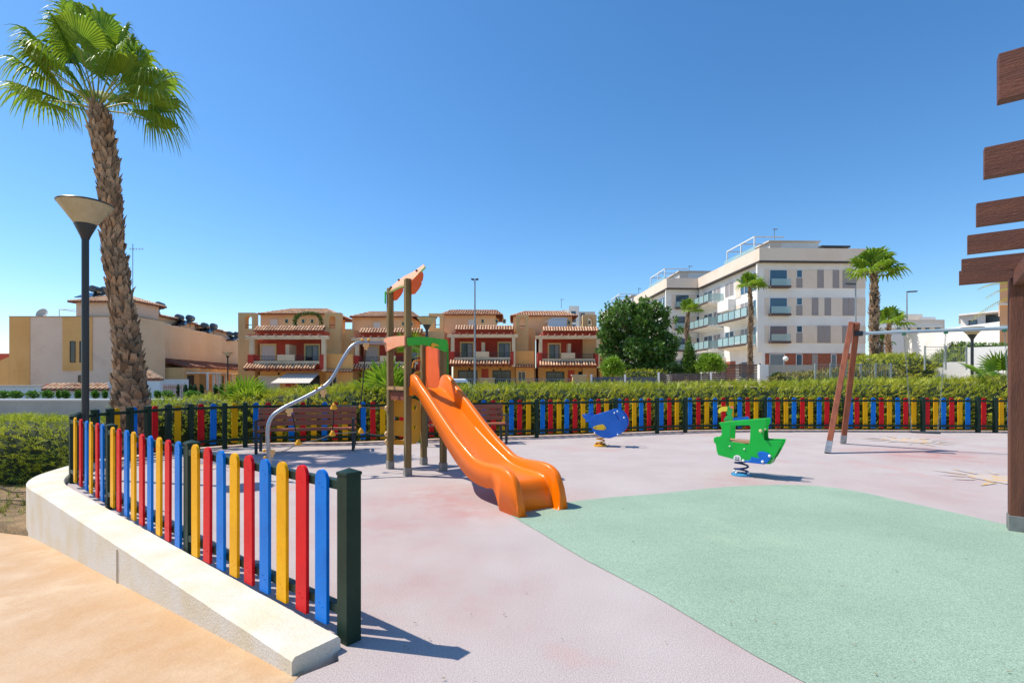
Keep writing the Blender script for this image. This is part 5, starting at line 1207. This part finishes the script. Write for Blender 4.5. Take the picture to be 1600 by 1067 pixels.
def simple_building(name, label, boxes, wins, Y, dp, group=None, wm=glass2, yaw_=0):
    t = thing(name, (wx(boxes[0][0],Y),Y,0), label, 'building', group)
    for nm, mt, x0, x1, y0, y1, dy in [(b[4], b[5], b[0], b[1], b[2], b[3], b[6]) for b in boxes]:
        ya = Y+dy-yaw_*(x0-boxes[0][0]); yb = Y+dy-yaw_*(x1-boxes[0][0]); ka = 1+dp/ya; kb = 1+dp/yb
        za = wz_(y0,Y); zb2 = wz_(y1,Y); xa, xb = wx(x0,ya), wx(x1,yb)
        m = MB(); m.plate([(xa,ya,zb2),(xb,yb,zb2),(xb*kb,yb*kb,zb2),(xa*ka,ya*ka,zb2)], (0,0,za-zb2)); m.build(nm, mt, t)
    for x0, x1, y0, y1 in wins:
        ya = Y-yaw_*(x0-boxes[0][0]); yb = Y-yaw_*(x1-boxes[0][0]); xa, xb = wx(x0,ya), wx(x1,yb); za, zb2 = wz_(y0,Y), wz_(y1,Y); d_ = Vector((xb-xa,yb-ya,0)).normalized()*.08
        m = MB(); m.plate([(xa-d_.x,ya-.06-d_.y,zb2-.08),(xb+d_.x,yb-.06+d_.y,zb2-.08),(xb+d_.x,yb-.06+d_.y,za+.08),(xa-d_.x,ya-.06-d_.y,za+.08)], (0,.05,0)); o = m.build('window', alu, t)
        m = MB(); m.plate([(xa,ya-.09,zb2),(xb,yb-.09,zb2),(xb,yb-.09,za),(xa,ya-.09,za)], (0,.04,0)); m.build('pane', wm, o)
    return t
simple_building('far_building', 'far white building with a stair tower behind the rightmost red house', [(889,905,478,600,'stair_tower',white_w,0),(878,889,482,600,'wall',white_w,2),(905,930,486,600,'wall',beige_p,1)], [(893,899,487,491),(908,913,490,494),(893,899,497,503),(908,913,500,505),(893,899,508,512)], 112, 12)
simple_building('far_building', 'low white and beige building far behind the tall right palm', [(1372,1476,499.5,600,'wall',beige_p,0),(1372,1474,507,512,'white_band',white_w,-.3),(1398,1442,488,500,'upper_storey',mat('pale cream','ece0cc',rough=.85),2),(1438,1462,494,500,'roof_box',white_w,1),(1360,1412,516,600,'lower_wall',white_w,-1.5)], [(1402,1406,512,516),(1417,1421,512,516),(1434,1438,511.5,515),(1447,1451,511.5,515),(1388,1397,528,533),(1385,1400,541,547),(1462,1468,511,515)], 75, 9)
simple_building('white_villa', 'long plain white house with four small square windows at the right', [(1413,1562,522,620,'wall',white_w,0),(1457,1465,521.5,620,'beige_strip',beige_p,-.04)], [(1417.5,1420.5,537,543.5),(1438,1442,535.5,543),(1483,1486.5,531.5,538.5),(1508,1512,529.5,537)], 48, 8, wm=glass, yaw_=.07)
simple_building('white_villa', 'white house with one wide window behind the beam of the swing', [(1501,1540,494,620,'wall',white_w,0),(1539,1562,497,620,'glass_wing',glass2,1),(1498,1563,491.5,494,'roof_slab',white_w,-.5)], [(1514,1525,503,511)], 54, 8, yaw_=.05)
simple_building('orange_tower', 'tall peach coloured building beside the pergola post', [(1562,1640,435,620,'wall',mat('orange tower','e6ad80','dfa576',.9,scale=.5),0),(1560,1642,474.5,477,'cornice',white_w,-.25),(1560,1642,508.5,511,'cornice',white_w,-.25)], [(1580,1592,483,500)], 38, 7)

# ------------------------------------------------------------------ right hand slope, walls, fences
rw = thing('retaining_wall', (wx(1510,26),26,0), 'stepped white retaining wall below the villa at the right', 'wall')
m = MB()
def yr(px): return 29.5-(px-1392)*.0185
for x0, x1, y0, dy in ((1511,1600,543,0),(1600,1700,543,0),(1474,1511,565,0),(1440,1474,573.5,0),(1392,1440,579.5,0)):
    ya, yb = yr(x0), yr(x1); m.plate([(wx(x0,ya),ya,-.6),(wx(x1,yb),yb,-.6),(wx(x1,yb)*1.01,yb*1.01,-.6),(wx(x0,ya)*1.01,ya*1.01,-.6)], (0,0,.6+wz_(y0,yr(1511))))
m.build('wall', white_w, rw)
hedge('slope_shrubs', 'yellow green ground cover on the bank left of the stepped white wall', 'ground cover', [(wx(1338,30),30,2.0,2.6,.9),(wx(1390,29),29.5,2.2,2.65,.9),(wx(1436,29),29.2,1.8,2.7,.9)], 40, .30, leaf_h, nl=5, w=.04, seed=21)
hedge('slope_shrubs', 'second patch of ground cover above the middle of the stepped white wall', 'ground cover', [(wx(1446,30),30,1.3,2.3,.9),(wx(1478,30),30,1.3,2.75,.9),(wx(1508,30),30.5,1.0,3.4,.9)], 40, .28, leaf_l, nl=5, w=.04, seed=22)
hedge('slope_shrubs', 'dry brownish ground cover strip behind the wire fence', 'ground cover', [(wx(1215,24),24,1.2,1.55,.3),(wx(1300,24),24,1.4,1.8,.3),(wx(1395,24),24.2,1.2,1.95,.3)], 45, .22, mat('dry leaf','a39a4a','8a7a3c',.7,scale=1.5,island=.3,transl=.2), nl=5, w=.035, seed=23)
hedge('cypress_hedge', 'clipped dark green hedge on top of the stepped white wall', 'hedge', [(wx(1489,31),31,.5,3.62,1.5),(wx(1530,31),31,.5,3.55,1.5),(wx(1640,31),31,.5,3.6,1.5)], 130, .16, dark_l if False else shr_l, nl=4, w=.035, seed=24)
gb = thing('garden_wall', (wx(1188,32),32,0), 'white and grey garden wall below the nearest apartment block', 'wall')
m = MB(); m.b2(wx(1187,32), wx(1201,32), 32, 32.3, -.6, wz_(569.5,32)); m.build('wall', white_w, gb)
m = MB(); m.b2(wx(1201,32), wx(1273.5,32), 32.03, 32.28, -.6, wz_(570,32)); m.build('panel', grey_w, gb)
def wire_fence(x0, x1, y0, y1, Y, label, n):
    t = thing('wire_fence', (wx(x0,Y),Y,0), label, 'fence', 'wire mesh fences'); zt_, z0 = wz_(y0,Y), wz_(y1,Y); wm = mat('fence wire','8e9690',rough=.5)
    for k in range(n+1):
        x = lerp(wx(x0,Y), wx(x1,Y), k/n); m = MB(); m.b2(x-.03,x+.03,Y-.03,Y+.03,z0-.4,zt_+.06); m.build('post', wm, t)
    m = MB(); x = wx(x0,Y)
    while x < wx(x1,Y): m.b2(x-.003,x+.003,Y-.004,Y+.004,z0,zt_); x += .11
    k = 0
    while z0+k*.16 <= zt_: m.b2(wx(x0,Y),wx(x1,Y),Y-.003,Y+.003,z0+k*.16-.004,z0+k*.16+.004); k += 1
    m.b2(wx(x0,Y),wx(x1,Y),Y-.012,Y+.012,zt_-.012,zt_+.012); m.build('mesh', wm, t)
wire_fence(1274, 1392, 569.5, 590, 23, 'wire mesh fence between the grey garden wall and the low white wall', 5)
wire_fence(1445, 1510, 542, 566, 27, 'wire mesh fence on the bank above the stepped white wall', 2)
slat_d = mat('dark fence slat', '5b5250', '4e4644', .7, scale=2); slat_g = mat('blue grey fence slat', '58616b', '4c555f', .7, scale=2)
def slat_fence(x0, x1, y0, y1, Y, label, mt, n, posts=True):
    t = thing('slat_fence', (wx(x0,Y),Y,0), label, 'fence', 'slatted garden fences'); zt_, z0 = wz_(y0,Y), wz_(y1,Y); m = MB(); k = int((zt_-z0)/.13)
    for i in range(k): m.b2(wx(x0,Y),wx(x1,Y),Y,Y+.03,z0+i*.13,z0+i*.13+.11)
    m.build('slat_panel', mt, t)
    for i in range(n+1): x = lerp(wx(x0,Y),wx(x1,Y),i/n); m = MB(); m.b2(x-.06,x+.06,Y-.06,Y-.01,z0-.3,zt_+.05); m.build('post', rail_w if posts else mt, t)
slat_fence(924, 1029, 586, 603, 36, 'blue grey slatted fence right of the red houses', slat_g, 2)
slat_fence(1029, 1192, 582.5, 603, 36.3, 'long dark slatted fence below the nearest apartment block', slat_d, 2)
slat_fence(1125, 1187, 568.5, 583, 44, 'brown slatted screen in front of the brick ground floor', mat('brown fence slat','6f5548','65493d',.8,scale=2), 2, False)
pl = thing('gate_pillar', (wx(905,34),34,-.5), 'ochre garden pillar in front of the rightmost red house', 'pillar', 'ochre garden pillars')
m = MB(); m.b2(wx(895,34),wx(916,34),34,34.5,-.6,wz_(587,34)); m.build('shaft', ochre, pl); m = MB(); m.b2(wx(893.5,34),wx(917.5,34),33.93,34.57,wz_(587,34),wz_(585.5,34)); m.build('cap', cream, pl)
pl = thing('gate_pillar', (wx(761,36),36,-.5), 'ochre garden pillar in front of the third red house', 'pillar', 'ochre garden pillars')
m = MB(); m.b2(wx(751,36),wx(772,36),36,36.5,-.6,wz_(592,36)); m.build('shaft', ochre, pl); m = MB(); m.b2(wx(749.5,36),wx(773.5,36),35.93,36.57,wz_(592,36),wz_(590.5,36)); m.build('cap', cream, pl)
for x0, x1, l in ((703,751,'left of the pillar before the third red house'),(773,892,'between the two ochre pillars')):
    wf = thing('iron_fence', (wx(x0,36),36,-.5), 'thin iron garden fence '+l, 'fence', 'iron garden fences'); m = MB(); x = wx(x0,36.2)
    while x < wx(x1,36.2): m.b2(x-.012,x+.012,36.2,36.22,-.3,wz_(592,36)); x += .14
    m.build('bars', pole_grey, wf); m = MB(); m.b2(wx(x0,36.2),wx(x1,36.2),36.2,36.24,wz_(592,36)-.02,wz_(592,36)+.02); m.build('rail', pole_grey, wf)
gl = thing('globe_lamp', (wx(1227.5,31.5),31.7,wz_(570,32)), 'small white globe lamp on top of the grey garden wall', 'garden lamp')
m = MB(); m.tube([(wx(1227.5,31.7),31.9,wz_(571,32)),(wx(1227.5,31.7),31.9,wz_(563,32))], .04, 8); m.build('pole', pole_grey, gl); m = MB(); m.sphere((wx(1227.5,31.9),31.9,wz_(560.5,32)), .16, 14, 10); m.build('globe', mat('white globe','ece8de',rough=.3), gl, smooth='all')

# ------------------------------------------------------------------ vehicles
tyre = mat('tyre', '17171a', rough=.85)
def car(X, Y, rz, zg, label, paint, van=False):
    t = thing('parked_car' if not van else 'parked_van', (0,0,0), label, 'car' if not van else 'van', 'vehicles parked on the street', local=True)
    h = 1.45 if not van else 1.95; L = 4.2
    side = [(-2.1,.35),(-2.1,.85),(-1.95,1.0),(-1.6,1.05),(-1.0,h),(.5,h),(1.25,1.0),(2.0,.82),(2.1,.6),(2.1,.32)] if not van else [(-2.2,.35),(-2.2,1.9),(-2.0,h),(1.1,h),(1.75,1.15),(2.2,.95),(2.25,.35)]
    m = MB(); m.plate([(x,-.85,z) for x, z in side], (0,1.7,0)); m.build('body', paint, t, bevel=.12, seg=4)
    m = MB()
    for y in (-.86,.83): m.plate([(-1.35,y,1.03),(-.95,y,h-.12),(.4,y,h-.12),(.98,y,1.03)] if not van else [(.3,y,1.1),(.3,y,1.7),(1.1,y,1.7),(1.5,y,1.15)], (0,.03,0))
    m.plate([(.62,-.7,h-.13),(.62,.7,h-.13),(1.16,.72,1.07),(1.16,-.72,1.07)] if not van else [(1.24,-.7,h-.12),(1.24,.7,h-.12),(1.72,.72,1.2),(1.72,-.72,1.2)], (.02,0,.02)); m.build('window', glass, t)
    for x in (-1.3,1.35):
        for y in (-.8,.8):
            m = MB(); m.tube([(x,y-.09,.32),(x,y+.09,.32)], .32, 20); w = m.build('wheel', tyre, t, smooth=True); m = MB(); m.tube([(x,y-.1,.32),(x,y+.1,.32)], .19, 14); m.build('rim', bolt_m, w, smooth=True)
    for y in (-.62,.62):
        m = MB(); m.box((2.08,y,.68), (.08,.34,.14)); m.build('headlight', mat('headlight','e4e6e6',rough=.15), t, bevel=.02)
        m = MB(); m.box((-2.1,y,.8), (.05,.26,.16)); m.build('tail_light', mat('tail light','b01818',rough=.2), t)
    t.location = (X,Y,zg); t.rotation_euler = (0,0,rz)
cw = mat('white car paint', 'e8e8e6', rough=.25, coat=.6); cg = mat('dark green car paint', '1d3a34', rough=.25, coat=.6)
car(wx(782,24), 25.5, R_(178), -.49, 'white car whose roof shows just above the hedge', cw)
car(wx(703,34), 33.5, R_(5), -.49, 'white van beside the thin street light, behind the slide', cw, True)
car(wx(866,34), 33, R_(180), -.49, 'dark green car parked near the rightmost red house', cg)

# ------------------------------------------------------------------ trees
tree_l = mat('tree leaf', '6e9238', '3e6428', .55, scale=.9, lo=.35, hi=.65, island=.45, transl=.3)
bark = mat('bark', '5c4a3a', '463828', .9, scale=4)
Yt = 44; tx = lambda px: wx(px, Yt); tz_ = lambda py: wz_(py, Yt)
tr = thing('leafy_tree', (tx(995),Yt,0), 'large dark green leafy tree between the red houses and the white blocks', 'tree')
m = MB(); rnd = random.Random(3)
m.tube([(tx(1010),Yt,-.3),(tx(1008),Yt,1.5),(tx(1004),Yt,3)], [.2,.16,.12], 10)
for px, py in ((960,545),(985,510),(1010,500),(1030,520),(965,500),(1045,540)):
    m.tube([(tx(1005),Yt,1.6),(tx(lerp(1005,px,.5)),Yt+rnd.uniform(-.5,.5),tz_(lerp(560,py,.6))),(tx(px),Yt+rnd.uniform(-1,1),tz_(py))], [.11,.08,.03], 7)
m.build('trunk', bark, tr, smooth=True)
bl = []
for px, py, w, h in ((952,478,5,9),(966,471,6,8),(981,469,6,9),(998,473,6,8),(1012,470,6,10),(1027,472,6,8),(1044,486,6,9),(941,490,5,9),(938,522,6,7),(1056,518,6,8),(1060,540,6,6),(936,548,6,6),(1052,500,5,8),(962,492,20,20),(985,482,20,16),(1005,487,20,18),(1028,483,17,15),(1036,500,20,20),(955,520,20,22),(975,515,25,22),(1000,512,26,24),(1025,520,24,22),(1046,535,18,18),(950,545,14,18),(965,545,20,20),(990,545,24,22),(1015,548,24,22),(1038,555,18,16),(975,562,18,12),(1018,566,16,10),(945,500,12,14),(955,570,20,16),(975,578,20,12),(1000,574,22,14),(1024,574,22,14),(1044,570,16,14)):
    bl.append((tx(px), Yt+rnd.uniform(-1.2,1.2), tz_(py), w*.045, w*.045+.3, h*.045))
crown(tr, bl, 21000, .23, tree_l, 8)
def small_tree(px, w, y0, y1, Y, label, leaf, n, size, seed, name='round_bush', cone=False, zg=.3):
    X = wx(px,Y); r = w/2/F*Y; zt_, zb_ = wz_(y0,Y), wz_(y1,Y); t = thing(name, (X,Y,zg), label, 'bush' if not cone else 'tree')
    m = MB(); m.tube([(X,Y,zg-.2),(X,Y,lerp(zb_,zt_,.5))], [.09,.04], 8); m.build('trunk', bark, t)
    if cone: bl = [(X,Y,lerp(zb_,zt_,k/9), r*(1-(k/9.6)**1.6)*1.0+.05, r*(1-(k/9.6)**1.6)+.05, (zt_-zb_)/12) for k in range(10)]
    else: bl = [(X+r*a*.5, Y+r*b*.4, lerp(zb_,zt_,.5)+(zt_-zb_)*c*.25, r*.62, r*.62, (zt_-zb_)*.34) for a, b, c in ((0,0,0),(1,0,-.3),(-1,0,-.3),(.5,-.6,.5),(-.5,-.6,.4),(0,0,.7),(.9,-.5,-.7),(-.9,-.5,-.7))]
    crown(t, bl, n, size, leaf, seed, 'crown' if cone else 'foliage')
small_tree(1077, 25, 527, 583, 42, 'narrow cone shaped cypress in front of the second white block', mat('cypress leaf','5e7f24','4b6c20',.6,scale=2,island=.25,transl=.15), 5200, .13, 9, 'cypress', True)
small_tree(1108, 42, 550, 584, 41, 'round bright yellow green bush next to the cone shaped cypress', mat('bush leaf','8fb02a','6f9224',.55,scale=1.5,island=.25,transl=.3), 4000, .15, 10)
small_tree(957, 34, 556, 590, 40, 'light green bush at the foot of the leafy tree, beside the rightmost red house', mat('bush leaf','8fb02a'), 2600, .15, 11)
small_tree(1215, 24, 581, 598, 31, 'small dark clipped bush in front of the white and grey garden wall', dark_l, 1800, .09, 12)
small_tree(1053, 30, 566, 585, 41, 'dark low bush left of the cone shaped cypress', dark_l, 1800, .14, 13)
hedge('clipped_hedge', 'bright clipped hedge in front of the dark leafy tree', 'hedge', [(wx(972,41),41,.6,2.0,.2),(wx(1005,41),41,.6,2.15,.2),(wx(1038,41),41,.6,2.1,.2)], 60, .2, leaf_h, nl=5, w=.04, seed=31)
def far_palm(px, ybase, ytop, Y, R, label, seed, wpx, nl=15, fan=1.0):
    X = wx(px, Y); zb_, zt_ = wz_(ybase,Y), wz_(ytop,Y); r = wpx/2/F*Y; rnd = random.Random(seed)
    path = [Vector((X+rnd.uniform(-.03,.03)*k, Y, lerp(min(zb_, .8), zt_, k/4))) for k in range(5)]
    lv = [(rnd.uniform(0,30)+360*k/nl*2.4, [8,28,48,68,82][k % 5]+rnd.uniform(-6,6), .75*R, rnd.uniform(.85,1.1)) for k in range(nl)]
    palm(label, path, [r*1.15,r,r*.95,r*.95,r*.6], lv, R, 16, boots=7, bstep=.16, bl=.28, group='street palms near the white blocks', seed=seed, droop=.5, lw=.2, petr=.03)
far_palm(1172, 567, 450, 46, 1.15, 'slim palm tree in front of the nearest white block balconies', 14, 7)
far_palm(1074, 540, 487, 50, 1.0, 'palm tree rising behind the cone shaped cypress', 15, 6.5)
far_palm(1366, 552, 428, 33, 1.3, 'tallest street palm at the right end of the nearest white block', 16, 13, nl=20)
far_palm(1388, 560, 507, 48, 1.3, 'low palm tree half behind the tallest street palm', 17, 8)
far_palm(1378, 560, 536, 60, 1.2, 'tiny far palm right of the tallest street palm', 18, 6, nl=10)
# drooping date palm tip at the pergola
dp = thing('date_palm', (wx(1625,30),30,0), 'yellowish palm fronds hanging in beside the pergola post', 'palm tree')
m = MB(); m.tube([(wx(1628,30),30,0),(wx(1628,30),30,wz_(455,30))], .25, 10); m.build('trunk', trunk_m, dp, smooth=True)
for az, el in ((180,25),(190,48),(170,5),(150,40),(0,30),(-60,40),(60,45),(90,70),(200,62)):
    m = MB(); top = Vector((wx(1628,30),30,wz_(458,30))); d = Vector((math.cos(R_(az))*math.cos(R_(el)), math.sin(R_(az))*math.cos(R_(el)), math.sin(R_(el)))); Lf = 3.7; pr_ = top; s_ = d.cross(Vector((0,0,1))).normalized()
    pts = [top+d*(Lf*k/14)+Vector((0,0,-1.9*(k/14)**2.2)) for k in range(15)]; m.tube(pts, [.03*(1-k/16) for k in range(15)], 5)
    for k in range(2, 15):
        for j in range(3):
            p = pts[k-1].lerp(pts[k], j/3); ax = (pts[k]-pts[k-1]).normalized(); l = .5*math.sin(math.pi*(k+1)/17)+.1
            for sg in (-1,1): e = p+s_*sg*l*.8+ax*l*.5+Vector((0,0,-.25*l)); m.add([p-ax*.025, p+ax*.025, e], [(0,1,2)])
    m.build('frond', mat('date palm leaf','b0a43a','8a9030',.5,scale=2,island=.2,transl=.35), dp, fix=False)
def low_palm(X, Y, z, R, n, label, seed, up=.3):
    t = thing('small_fan_palm', (X,Y,z), label, 'palm tree', 'small fan palms behind the back fence'); rnd = random.Random(seed)
    m = MB(); m.tube([(X,Y,z-.2),(X,Y,z+up)], [.12,.09], 8); m.build('trunk', trunk_m, t)
    for k in range(n):
        az = 360*k/n*2.4+rnd.uniform(-15,15); el = [15,40,62,80][k % 4]+rnd.uniform(-6,6); d = Vector((math.cos(R_(el))*math.cos(R_(az)), math.cos(R_(el))*math.sin(R_(az)), math.sin(R_(el))))
        lf, pt = MB(), MB(); fan_leaf(lf, pt, Vector((X,Y,z+up)), d, R*.75, R*rnd.uniform(.85,1.1), 20, rnd, 105, .12, .008)
        fr = lf.build('frond', palm_leaf, t, fix=False); pt.build('petiole', palm_dead, fr)
low_palm(wx(380,12.2), 12.3, -.1, .6, 14, 'small fan palm behind the fence left of the first bench', 3, .75)
low_palm(wx(598,13), 13.2, -.1, .82, 17, 'larger fan palm behind the wooden climbing tower', 4, .8)
low_palm(wx(618,12.6), 14.6, .2, .55, 9, 'raised fan palm leaves seen through the tower posts below the orange board', 6, 1.8)
low_palm(wx(1572,14.5), 14.6, .3, .7, 9, 'spiky green palm beside the pergola post above the hedge', 5, .95)
